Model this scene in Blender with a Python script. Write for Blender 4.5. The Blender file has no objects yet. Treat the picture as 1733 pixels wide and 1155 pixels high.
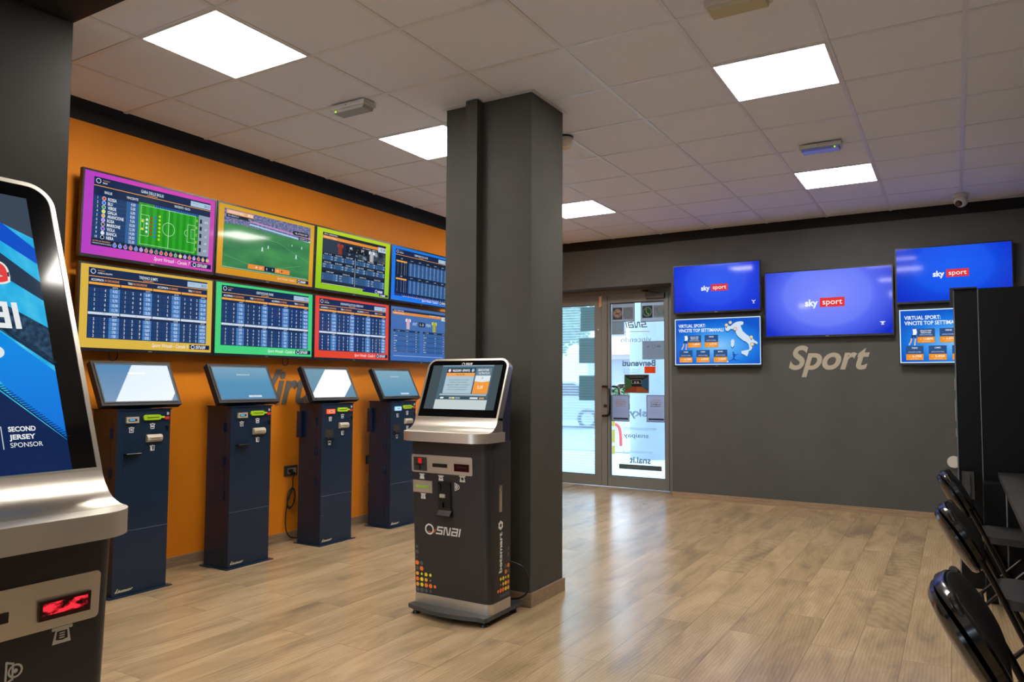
import bpy, bmesh, math, random
from mathutils import Vector, Matrix

scene = bpy.context.scene
COL = scene.collection
R = math.radians
random.seed(7)

# ------------------------------------------------------------------ camera
cam_d = bpy.data.cameras.new('camera')
cam_d.sensor_width = 36.0
cam_d.sensor_fit = 'HORIZONTAL'
cam_d.lens = 1256.036 * 36.0 / 1733.0
cam_d.clip_start = 0.05
cam_d.clip_end = 300
cam = bpy.data.objects.new('camera', cam_d)
COL.objects.link(cam)
_pitch, _yaw, _roll = 0.0555794, 0.5386243, -0.0044896
_c, _s = math.cos(_yaw), math.sin(_yaw)
_fw = Vector((-_s * math.cos(_pitch), _c * math.cos(_pitch), math.sin(_pitch)))
_r = Vector((_c, _s, 0))
_u = _r.cross(_fw)
_cr, _sr = math.cos(_roll), math.sin(_roll)
_R = _cr * _r - _sr * _u
_U = _sr * _r + _cr * _u
cam.matrix_world = Matrix(((_R.x, _U.x, -_fw.x, 0.0),
                           (_R.y, _U.y, -_fw.y, 0.0),
                           (_R.z, _U.z, -_fw.z, 1.29),
                           (0, 0, 0, 1)))
scene.camera = cam

# ------------------------------------------------------------------ world / exposure
world = bpy.data.worlds.new('world')
scene.world = world
world.use_nodes = True
wn = world.node_tree
bg = wn.nodes['Background']
_tc = wn.nodes.new('ShaderNodeTexCoord')
_sep = wn.nodes.new('ShaderNodeSeparateXYZ')
_ramp = wn.nodes.new('ShaderNodeValToRGB')
_ramp.color_ramp.elements[0].position = 0.0
_ramp.color_ramp.elements[0].color = (0.74, 0.87, 1.0, 1)
_ramp.color_ramp.elements[1].position = 0.6
_ramp.color_ramp.elements[1].color = (0.42, 0.66, 1.0, 1)
wn.links.new(_tc.outputs['Generated'], _sep.inputs[0])
wn.links.new(_sep.outputs['Z'], _ramp.inputs[0])
wn.links.new(_ramp.outputs[0], bg.inputs['Color'])
bg.inputs['Strength'].default_value = 5.2

scene.view_settings.view_transform = 'Standard'
scene.view_settings.look = 'None'
scene.view_settings.gamma = 1.0
scene.view_settings.exposure = 0.0
scene.view_settings.use_curve_mapping = False

PANEL_STRENGTH = 40.0      # the ceiling LED panels

# ------------------------------------------------------------------ materials
def lin(c):
    if isinstance(c, str):
        c = c.lstrip('#')
        c = [int(c[i:i + 2], 16) / 255 for i in (0, 2, 4)]
    return tuple(x / 12.92 if x <= 0.04045 else ((x + 0.055) / 1.055) ** 2.4 for x in c)

MATS = {}
def mat(name, color, rough=0.5, metal=0.0, spec=0.5, var=0.04, scale=30.0, bump=0.0, coat=0.0):
    """procedural principled: small noise variation in tone and roughness"""
    if name in MATS:
        return MATS[name]
    m = bpy.data.materials.new(name)
    m.use_nodes = True
    nt = m.node_tree
    b = nt.nodes['Principled BSDF']
    c = lin(color)
    tc = nt.nodes.new('ShaderNodeTexCoord')
    nz = nt.nodes.new('ShaderNodeTexNoise')
    nz.inputs['Scale'].default_value = scale
    nz.inputs['Detail'].default_value = 3
    nt.links.new(tc.outputs['Object'], nz.inputs['Vector'])
    mx = nt.nodes.new('ShaderNodeMix')
    mx.data_type = 'RGBA'
    mx.inputs['A'].default_value = (*[x * (1 - var) for x in c], 1)
    mx.inputs['B'].default_value = (*[min(1, x * (1 + var)) for x in c], 1)
    nt.links.new(nz.outputs['Fac'], mx.inputs['Factor'])
    nt.links.new(mx.outputs['Result'], b.inputs['Base Color'])
    mr = nt.nodes.new('ShaderNodeMapRange')
    mr.inputs['To Min'].default_value = max(0.0, rough * 0.97)
    mr.inputs['To Max'].default_value = min(1.0, rough * 1.03)
    nt.links.new(nz.outputs['Fac'], mr.inputs['Value'])
    nt.links.new(mr.outputs['Result'], b.inputs['Roughness'])
    b.inputs['Metallic'].default_value = metal
    b.inputs['Specular IOR Level'].default_value = spec
    b.inputs['Coat Weight'].default_value = coat
    b.inputs['Coat Roughness'].default_value = 0.08
    if bump:
        bp = nt.nodes.new('ShaderNodeBump')
        bp.inputs['Strength'].default_value = bump
        bp.inputs['Distance'].default_value = 0.002
        nt.links.new(nz.outputs['Fac'], bp.inputs['Height'])
        nt.links.new(bp.outputs['Normal'], b.inputs['Normal'])
    MATS[name] = m
    return m

def emat(color, strength=1.0, rough=0.06, spec=0.3):
    """a lit display pixel colour behind glossy glass"""
    key = ('e', str(color), strength, rough, spec)
    if key in MATS:
        return MATS[key]
    m = bpy.data.materials.new('lit_' + str(color).strip('#'))
    m.use_nodes = True
    b = m.node_tree.nodes['Principled BSDF']
    b.inputs['Base Color'].default_value = (0.004, 0.004, 0.005, 1)
    b.inputs['Roughness'].default_value = rough
    b.inputs['Specular IOR Level'].default_value = spec
    b.inputs['Emission Color'].default_value = (*lin(color), 1)
    b.inputs['Emission Strength'].default_value = strength
    MATS[key] = m
    return m

def paper(color):
    """thin paper: part of the daylight behind it shines through"""
    key = 'paper_' + str(color).strip('#')
    if key in MATS:
        return MATS[key]
    m = mat(key, color, 0.6, var=0.01)
    nt = m.node_tree
    tl = nt.nodes.new('ShaderNodeBsdfTranslucent')
    tl.inputs[0].default_value = (*lin(color), 1)
    mx = nt.nodes.new('ShaderNodeMixShader')
    mx.inputs[0].default_value = 0.58
    nt.links.new(nt.nodes['Principled BSDF'].outputs[0], mx.inputs[1])
    nt.links.new(tl.outputs[0], mx.inputs[2])
    nt.links.new(mx.outputs[0], nt.nodes['Material Output'].inputs[0])
    return m

def pmat(color, rough=0.5):
    return mat('print_' + str(color).strip('#'), color, rough, var=0.01)

def grad_mat(name, stops, kind='radial', center=(0, 0, 0), size=(1, 1, 1), strength=1.0, rough=0.06, spec=0.3):
    """display picture: a colour ramp over object space (what the display shows)"""
    m = bpy.data.materials.new(name)
    m.use_nodes = True
    nt = m.node_tree
    b = nt.nodes['Principled BSDF']
    tc = nt.nodes.new('ShaderNodeTexCoord')
    mp = nt.nodes.new('ShaderNodeMapping')
    mp.vector_type = 'POINT'
    mp.inputs['Scale'].default_value = tuple(1 / s for s in size)
    mp.inputs['Location'].default_value = tuple(-c / s for c, s in zip(center, size))
    nt.links.new(tc.outputs['Object'], mp.inputs['Vector'])
    rp = nt.nodes.new('ShaderNodeValToRGB')
    if kind == 'radial':
        ln = nt.nodes.new('ShaderNodeVectorMath')
        ln.operation = 'LENGTH'
        nt.links.new(mp.outputs[0], ln.inputs[0])
        nt.links.new(ln.outputs['Value'], rp.inputs[0])
    elif kind == 'noise':
        nz = nt.nodes.new('ShaderNodeTexNoise')
        nz.inputs['Scale'].default_value = 1.0
        nz.inputs['Detail'].default_value = 2
        nt.links.new(mp.outputs[0], nz.inputs['Vector'])
        nt.links.new(nz.outputs['Fac'], rp.inputs[0])
    else:
        sp = nt.nodes.new('ShaderNodeSeparateXYZ')
        nt.links.new(mp.outputs[0], sp.inputs[0])
        nt.links.new(sp.outputs[kind], rp.inputs[0])
    els = rp.color_ramp.elements
    while len(els) < len(stops):
        els.new(0.5)
    for e, (p, c) in zip(els, stops):
        e.position = p
        e.color = (*lin(c), 1)
    b.inputs['Base Color'].default_value = (0.004, 0.004, 0.005, 1)
    b.inputs['Roughness'].default_value = rough
    b.inputs['Specular IOR Level'].default_value = spec
    nt.links.new(rp.outputs[0], b.inputs['Emission Color'])
    b.inputs['Emission Strength'].default_value = strength
    return m

def brushed(name, color, rough=0.3, axis=0):
    m = bpy.data.materials.new(name)
    m.use_nodes = True
    nt = m.node_tree
    b = nt.nodes['Principled BSDF']
    b.inputs['Metallic'].default_value = 1.0
    b.inputs['Base Color'].default_value = (*lin(color), 1)
    tc = nt.nodes.new('ShaderNodeTexCoord')
    mp = nt.nodes.new('ShaderNodeMapping')
    sc = [400, 400, 400]
    sc[axis] = 4
    mp.inputs['Scale'].default_value = sc
    nz = nt.nodes.new('ShaderNodeTexNoise')
    nz.inputs['Scale'].default_value = 1.0
    nt.links.new(tc.outputs['Object'], mp.inputs['Vector'])
    nt.links.new(mp.outputs[0], nz.inputs['Vector'])
    mr = nt.nodes.new('ShaderNodeMapRange')
    mr.inputs['To Min'].default_value = rough * 0.9
    mr.inputs['To Max'].default_value = rough * 1.12
    nt.links.new(nz.outputs['Fac'], mr.inputs['Value'])
    nt.links.new(mr.outputs['Result'], b.inputs['Roughness'])
    return m

def wood_floor():
    m = bpy.data.materials.new('oak_planks')
    m.use_nodes = True
    nt = m.node_tree
    N, L = nt.nodes.new, nt.links.new
    b = nt.nodes['Principled BSDF']
    tc = N('ShaderNodeTexCoord')
    mp = N('ShaderNodeMapping')
    mp.inputs['Rotation'].default_value = (0, 0, R(90))
    mp.inputs['Location'].default_value = (0.33, 0.05, 0)
    L(tc.outputs['Object'], mp.inputs['Vector'])
    br = N('ShaderNodeTexBrick')
    br.offset = 0.37
    br.offset_frequency = 2
    br.inputs['Scale'].default_value = 1.0
    br.inputs['Brick Width'].default_value = 1.22
    br.inputs['Row Height'].default_value = 0.20
    br.inputs['Mortar Size'].default_value = 0.0016
    br.inputs['Mortar Smooth'].default_value = 0.1
    br.inputs['Bias'].default_value = 0.0
    br.inputs['Color1'].default_value = (0, 0, 0, 1)
    br.inputs['Color2'].default_value = (1, 1, 1, 1)
    br.inputs['Mortar'].default_value = (0.5, 0.5, 0.5, 1)
    L(mp.outputs[0], br.inputs['Vector'])
    # per-plank offset of the grain
    sc = N('ShaderNodeVectorMath'); sc.operation = 'SCALE'; sc.inputs['Scale'].default_value = 7.3
    L(br.outputs['Color'], sc.inputs[0])
    ad = N('ShaderNodeVectorMath'); ad.operation = 'ADD'
    L(mp.outputs[0], ad.inputs[0]); L(sc.outputs[0], ad.inputs[1])
    m2 = N('ShaderNodeMapping'); m2.inputs['Scale'].default_value = (1.5, 6.5, 1)
    L(ad.outputs[0], m2.inputs['Vector'])
    n1 = N('ShaderNodeTexNoise'); n1.inputs['Scale'].default_value = 1.0; n1.inputs['Detail'].default_value = 5
    n1.inputs['Roughness'].default_value = 0.6; n1.inputs['Distortion'].default_value = 0.7
    L(m2.outputs[0], n1.inputs['Vector'])
    m3 = N('ShaderNodeMapping'); m3.inputs['Scale'].default_value = (2.2, 75, 1)
    L(ad.outputs[0], m3.inputs['Vector'])
    n2 = N('ShaderNodeTexNoise'); n2.inputs['Scale'].default_value = 1.0; n2.inputs['Detail'].default_value = 3
    L(m3.outputs[0], n2.inputs['Vector'])
    # rings (cathedral grain)
    m4 = N('ShaderNodeMapping'); m4.inputs['Scale'].default_value = (1.3, 8.5, 1)
    L(ad.outputs[0], m4.inputs['Vector'])
    wv = N('ShaderNodeTexWave'); wv.wave_type = 'RINGS'; wv.rings_direction = 'SPHERICAL'
    wv.inputs['Scale'].default_value = 2.2; wv.inputs['Distortion'].default_value = 5.0
    wv.inputs['Detail'].default_value = 2.5; wv.inputs['Detail Scale'].default_value = 1.2
    L(m4.outputs[0], wv.inputs['Vector'])
    r1 = N('ShaderNodeValToRGB')
    e = r1.color_ramp.elements
    e[0].position = 0.28; e[0].color = (*lin('#8d7a62'), 1)
    e[1].position = 0.62; e[1].color = (*lin('#b49c7a'), 1)
    el = e.new(0.46); el.color = (*lin('#a68e6c'), 1)
    L(n1.outputs['Fac'], r1.inputs[0])
    # plank tone
    mr = N('ShaderNodeMapRange'); mr.inputs['To Min'].default_value = 0.88; mr.inputs['To Max'].default_value = 1.08
    L(br.outputs['Color'], mr.inputs['Value'])
    v1 = N('ShaderNodeVectorMath'); v1.operation = 'SCALE'
    L(r1.outputs[0], v1.inputs[0]); L(mr.outputs[0], v1.inputs['Scale'])
    mr2 = N('ShaderNodeMapRange'); mr2.inputs['To Min'].default_value = 0.965; mr2.inputs['To Max'].default_value = 1.035
    L(n2.outputs['Fac'], mr2.inputs['Value'])
    v2 = N('ShaderNodeVectorMath'); v2.operation = 'SCALE'
    L(v1.outputs[0], v2.inputs[0]); L(mr2.outputs[0], v2.inputs['Scale'])
    mr3 = N('ShaderNodeMapRange'); mr3.inputs['To Min'].default_value = 0.90; mr3.inputs['To Max'].default_value = 1.04
    L(wv.outputs['Fac'], mr3.inputs['Value'])
    v3 = N('ShaderNodeVectorMath'); v3.operation = 'SCALE'
    L(v2.outputs[0], v3.inputs[0]); L(mr3.outputs[0], v3.inputs['Scale'])
    mx = N('ShaderNodeMix'); mx.data_type = 'RGBA'
    mx.inputs['B'].default_value = (*lin('#4f3d2a'), 1)
    L(v3.outputs[0], mx.inputs['A'])
    fm = N('ShaderNodeMath'); fm.operation = 'MULTIPLY'; fm.inputs[1].default_value = 0.5
    L(br.outputs['Fac'], fm.inputs[0]); L(fm.outputs[0], mx.inputs['Factor'])
    L(mx.outputs['Result'], b.inputs['Base Color'])
    rr = N('ShaderNodeMapRange'); rr.inputs['To Min'].default_value = 0.20; rr.inputs['To Max'].default_value = 0.25
    L(n2.outputs['Fac'], rr.inputs['Value']); L(rr.outputs[0], b.inputs['Roughness'])
    b.inputs['Specular IOR Level'].default_value = 0.5
    bp = N('ShaderNodeBump'); bp.inputs['Strength'].default_value = 0.06; bp.inputs['Distance'].default_value = 0.001
    L(n2.outputs['Fac'], bp.inputs['Height']); L(bp.outputs['Normal'], b.inputs['Normal'])
    return m

def wood_trim(name, color, axis=1):
    m = mat(name, color, 0.5, var=0.0)
    nt = m.node_tree
    b = nt.nodes['Principled BSDF']
    tc = nt.nodes.new('ShaderNodeTexCoord')
    mp = nt.nodes.new('ShaderNodeMapping')
    s = [90, 90, 90]; s[axis] = 5
    mp.inputs['Scale'].default_value = s
    nz = nt.nodes.new('ShaderNodeTexNoise'); nz.inputs['Scale'].default_value = 1; nz.inputs['Detail'].default_value = 4
    nt.links.new(tc.outputs['Object'], mp.inputs['Vector']); nt.links.new(mp.outputs[0], nz.inputs['Vector'])
    rp = nt.nodes.new('ShaderNodeValToRGB')
    c = lin(color)
    rp.color_ramp.elements[0].position = 0.3
    rp.color_ramp.elements[0].color = (*[x * 0.72 for x in c], 1)
    rp.color_ramp.elements[1].position = 0.7
    rp.color_ramp.elements[1].color = (*[min(1, x * 1.12) for x in c], 1)
    nt.links.new(nz.outputs['Fac'], rp.inputs[0])
    nt.links.new(rp.outputs[0], b.inputs['Base Color'])
    return m

def scuffed(name, color, rough, dark=0.85, light=1.1):
    """painted wall with faint large stains and roller texture"""
    m = mat(name, color, rough, spec=0.2, var=0.0)
    nt = m.node_tree
    b = nt.nodes['Principled BSDF']
    tc = nt.nodes.new('ShaderNodeTexCoord')
    nz = nt.nodes.new('ShaderNodeTexNoise'); nz.inputs['Scale'].default_value = 1.7; nz.inputs['Detail'].default_value = 6
    nz.inputs['Roughness'].default_value = 0.62
    nt.links.new(tc.outputs['Object'], nz.inputs['Vector'])
    rp = nt.nodes.new('ShaderNodeValToRGB')
    c = lin(color)
    rp.color_ramp.elements[0].position = 0.25
    rp.color_ramp.elements[0].color = (*[x * dark for x in c], 1)
    rp.color_ramp.elements[1].position = 0.75
    rp.color_ramp.elements[1].color = (*[min(1, x * light) for x in c], 1)
    nt.links.new(nz.outputs['Fac'], rp.inputs[0])
    nt.links.new(rp.outputs[0], b.inputs['Base Color'])
    n2 = nt.nodes.new('ShaderNodeTexNoise'); n2.inputs['Scale'].default_value = 260
    nt.links.new(tc.outputs['Object'], n2.inputs['Vector'])
    bp = nt.nodes.new('ShaderNodeBump'); bp.inputs['Strength'].default_value = 0.12; bp.inputs['Distance'].default_value = 0.001
    nt.links.new(n2.outputs['Fac'], bp.inputs['Height']); nt.links.new(bp.outputs['Normal'], b.inputs['Normal'])
    return m

def glass_mat(name, tint=(0.96, 0.985, 0.98), stripes=None):
    m = bpy.data.materials.new(name)
    m.use_nodes = True
    nt = m.node_tree
    nt.nodes.clear()
    out = nt.nodes.new('ShaderNodeOutputMaterial')
    tr = nt.nodes.new('ShaderNodeBsdfTransparent'); tr.inputs[0].default_value = (*tint, 1)
    gl = nt.nodes.new('ShaderNodeBsdfGlossy'); gl.inputs['Roughness'].default_value = 0.01
    fr = nt.nodes.new('ShaderNodeFresnel'); fr.inputs['IOR'].default_value = 1.45
    mx = nt.nodes.new('ShaderNodeMixShader')
    nt.links.new(fr.outputs[0], mx.inputs[0]); nt.links.new(tr.outputs[0], mx.inputs[1]); nt.links.new(gl.outputs[0], mx.inputs[2])
    last = mx.outputs[0]
    if stripes:
        tc = nt.nodes.new('ShaderNodeTexCoord'); sp = nt.nodes.new('ShaderNodeSeparateXYZ')
        nt.links.new(tc.outputs['Object'], sp.inputs[0])
        mu = nt.nodes.new('ShaderNodeMath'); mu.operation = 'MULTIPLY'; mu.inputs[1].default_value = 1 / stripes
        nt.links.new(sp.outputs['Z'], mu.inputs[0])
        fc = nt.nodes.new('ShaderNodeMath'); fc.operation = 'FRACT'; nt.links.new(mu.outputs[0], fc.inputs[0])
        gt = nt.nodes.new('ShaderNodeMath'); gt.operation = 'GREATER_THAN'; gt.inputs[1].default_value = 0.55
        nt.links.new(fc.outputs[0], gt.inputs[0])
        m5 = nt.nodes.new('ShaderNodeMath'); m5.operation = 'MULTIPLY'; m5.inputs[1].default_value = 0.22
        nt.links.new(gt.outputs[0], m5.inputs[0])
        m7 = nt.nodes.new('ShaderNodeMath'); m7.operation = 'ADD'; m7.inputs[1].default_value = 0.16
        nt.links.new(m5.outputs[0], m7.inputs[0])
        m5 = m7
        df = nt.nodes.new('ShaderNodeBsdfTranslucent'); df.inputs[0].default_value = (0.55, 0.66, 0.70, 1)
        m6 = nt.nodes.new('ShaderNodeMixShader')
        nt.links.new(m5.outputs[0], m6.inputs[0]); nt.links.new(last, m6.inputs[1]); nt.links.new(df.outputs[0], m6.inputs[2])
        last = m6.outputs[0]
    nt.links.new(last, out.inputs[0])
    return m

# ------------------------------------------------------------------ mesh helpers
def link_mesh(name, me, materials, parent=None, loc=(0, 0, 0), rot=(0, 0, 0), mw=None):
    o = bpy.data.objects.new(name, me)
    for m in (materials if isinstance(materials, (list, tuple)) else [materials]):
        me.materials.append(m)
    COL.objects.link(o)
    if parent:
        o.parent = parent
    if mw is not None:
        o.matrix_local = mw
    else:
        o.location = loc
        o.rotation_euler = rot
    return o

def obj(name, bm, materials, parent=None, bevel=0.0, seg=2, smooth=False, loc=(0, 0, 0), rot=(0, 0, 0), mw=None):
    if bevel:
        es = [e for e in bm.edges if len(e.link_faces) == 2 and e.calc_face_angle(0) > 0.5]
        bmesh.ops.bevel(bm, geom=es, offset=bevel, segments=seg, profile=0.6, affect='EDGES', clamp_overlap=True)
    bmesh.ops.recalc_face_normals(bm, faces=bm.faces)
    me = bpy.data.meshes.new(name)
    bm.to_mesh(me)
    bm.free()
    if smooth:
        for p in me.polygons:
            p.use_smooth = True
        try:
            me.set_sharp_from_angle(angle=R(35))
        except Exception:
            pass
    return link_mesh(name, me, materials, parent, loc, rot, mw)

def box(bm, x0, x1, y0, y1, z0, z1, mi=0, M=None):
    vs = [bm.verts.new((x, y, z)) for x in (x0, x1) for y in (y0, y1) for z in (z0, z1)]
    for f in ((0, 1, 3, 2), (4, 6, 7, 5), (0, 4, 5, 1), (2, 3, 7, 6), (0, 2, 6, 4), (1, 5, 7, 3)):
        fc = bm.faces.new([vs[i] for i in f])
        fc.material_index = mi
    if M is not None:
        for v in vs:
            v.co = M @ v.co
    return vs

def B(*a, **k):
    bm = bmesh.new()
    box(bm, *a, **k)
    return bm

def cyl(bm, p0, p1, r0, r1=None, n=16, cap=True, mi=0):
    r1 = r0 if r1 is None else r1
    p0, p1 = Vector(p0), Vector(p1)
    d = (p1 - p0).normalized()
    a = d.orthogonal().normalized()
    b = d.cross(a)
    A = [bm.verts.new(p0 + r0 * (math.cos(2 * math.pi * i / n) * a + math.sin(2 * math.pi * i / n) * b)) for i in range(n)]
    C = [bm.verts.new(p1 + r1 * (math.cos(2 * math.pi * i / n) * a + math.sin(2 * math.pi * i / n) * b)) for i in range(n)]
    for i in range(n):
        f = bm.faces.new((A[i], A[(i + 1) % n], C[(i + 1) % n], C[i])); f.material_index = mi
    if cap:
        f = bm.faces.new(A[::-1]); f.material_index = mi
        f = bm.faces.new(C); f.material_index = mi

def tube(bm, pts, r, n=10, closed=False):
    pts = [Vector(p) for p in pts]
    rings = []
    prev = None
    m = len(pts)
    for i, p in enumerate(pts):
        if closed:
            d = (pts[(i + 1) % m] - pts[i - 1]).normalized()
        else:
            d = (pts[min(i + 1, m - 1)] - pts[max(i - 1, 0)]).normalized()
        a = d.orthogonal().normalized() if prev is None else (prev - prev.dot(d) * d).normalized()
        prev = a
        b = d.cross(a)
        rings.append([bm.verts.new(p + r * (math.cos(2 * math.pi * k / n) * a + math.sin(2 * math.pi * k / n) * b)) for k in range(n)])
    for i in range(m if closed else m - 1):
        A, C = rings[i], rings[(i + 1) % m]
        for k in range(n):
            bm.faces.new((A[k], A[(k + 1) % n], C[(k + 1) % n], C[k]))
    if not closed:
        bm.faces.new(rings[0][::-1]); bm.faces.new(rings[-1])

def smooth_path(pts, k=6):
    pts = [Vector(p) for p in pts]
    out = []
    for i in range(len(pts) - 1):
        p0, p1, p2, p3 = pts[max(i - 1, 0)], pts[i], pts[i + 1], pts[min(i + 2, len(pts) - 1)]
        for j in range(k):
            t = j / k
            out.append(0.5 * ((2 * p1) + (-p0 + p2) * t + (2 * p0 - 5 * p1 + 4 * p2 - p3) * t * t + (-p0 + 3 * p1 - 3 * p2 + p3) * t ** 3))
    out.append(pts[-1])
    return out

def prism(bm, outline, fmap, t0, t1, mi=0):
    """outline: 2-D points; fmap(u, v, t) -> 3-D; extruded from t0 to t1"""
    A = [bm.verts.new(fmap(u, v, t0)) for u, v in outline]
    C = [bm.verts.new(fmap(u, v, t1)) for u, v in outline]
    n = len(outline)
    for i in range(n):
        f = bm.faces.new((A[i], A[(i + 1) % n], C[(i + 1) % n], C[i])); f.material_index = mi
    f = bm.faces.new(A[::-1]); f.material_index = mi
    f = bm.faces.new(C); f.material_index = mi

def rrect(x0, x1, y0, y1, r, n=8, corners=(1, 1, 1, 1)):
    """corners order: (x0y0, x1y0, x1y1, x0y1)"""
    pts = []
    for (cx, cy, a0, on) in ((x0, y0, 180, corners[0]), (x1, y0, 270, corners[1]), (x1, y1, 0, corners[2]), (x0, y1, 90, corners[3])):
        if not on:
            pts.append((cx, cy)); continue
        ccx = cx + (r if cx == x0 else -r)
        ccy = cy + (r if cy == y0 else -r)
        for i in range(n + 1):
            a = R(a0 + 90 * i / n)
            pts.append((ccx + r * math.cos(a), ccy + r * math.sin(a)))
    return pts

# ------------------------------------------------------------------ object records
def thing(name, label, cat, loc=(0, 0, 0), rotz=0.0, group=None):
    o = bpy.data.objects.new(name, None)
    o.empty_display_size = 0.1
    COL.objects.link(o)
    o.location = loc
    o.rotation_euler = (0, 0, rotz)
    tag(o, label, cat, group)
    return o

def tag(o, label, cat, group=None, kind=None):
    o['label'] = label
    o['category'] = cat
    if group:
        o['group'] = group
    if kind:
        o['kind'] = kind
    return o

def struct(name, bm, m, **k):
    o = obj(name, bm, m, **k)
    if o.parent is None:
        o['kind'] = 'structure'
    return o

def copy_tree(o, parent=None):
    c = o.copy()
    COL.objects.link(c)
    c.parent = parent
    for ch in list(o.children):
        copy_tree(ch, c)
    return c

# ------------------------------------------------------------------ flat graphics (display contents, stickers)
_tc_ = bpy.data.curves.new('lettering', 'FONT')
_to_ = bpy.data.objects.new('lettering', _tc_)
COL.objects.link(_to_)
_glyph = {}
def glyphs(s, bold=0.0, shear=0.0, space=1.0, res=2, extrude=0.0):
    key = (s, bold, shear, space, res, extrude)
    if key in _glyph:
        return _glyph[key]
    _tc_.body = s
    _tc_.size = 1.0
    _tc_.offset = bold
    _tc_.shear = shear
    _tc_.space_character = space
    _tc_.resolution_u = res
    _tc_.extrude = extrude
    dg = bpy.context.evaluated_depsgraph_get()
    dg.update()
    ev = _to_.evaluated_get(dg)
    me = ev.to_mesh()
    vs = [tuple(v.co) for v in me.vertices]
    fs = [tuple(p.vertices) for p in me.polygons]
    ev.to_mesh_clear()
    _glyph[key] = (vs, fs)
    return _glyph[key]

CAP = None
def cap_height():
    global CAP
    if CAP is None:
        vs, _ = glyphs('H')
        CAP = max(v[1] for v in vs)
    return CAP

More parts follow.
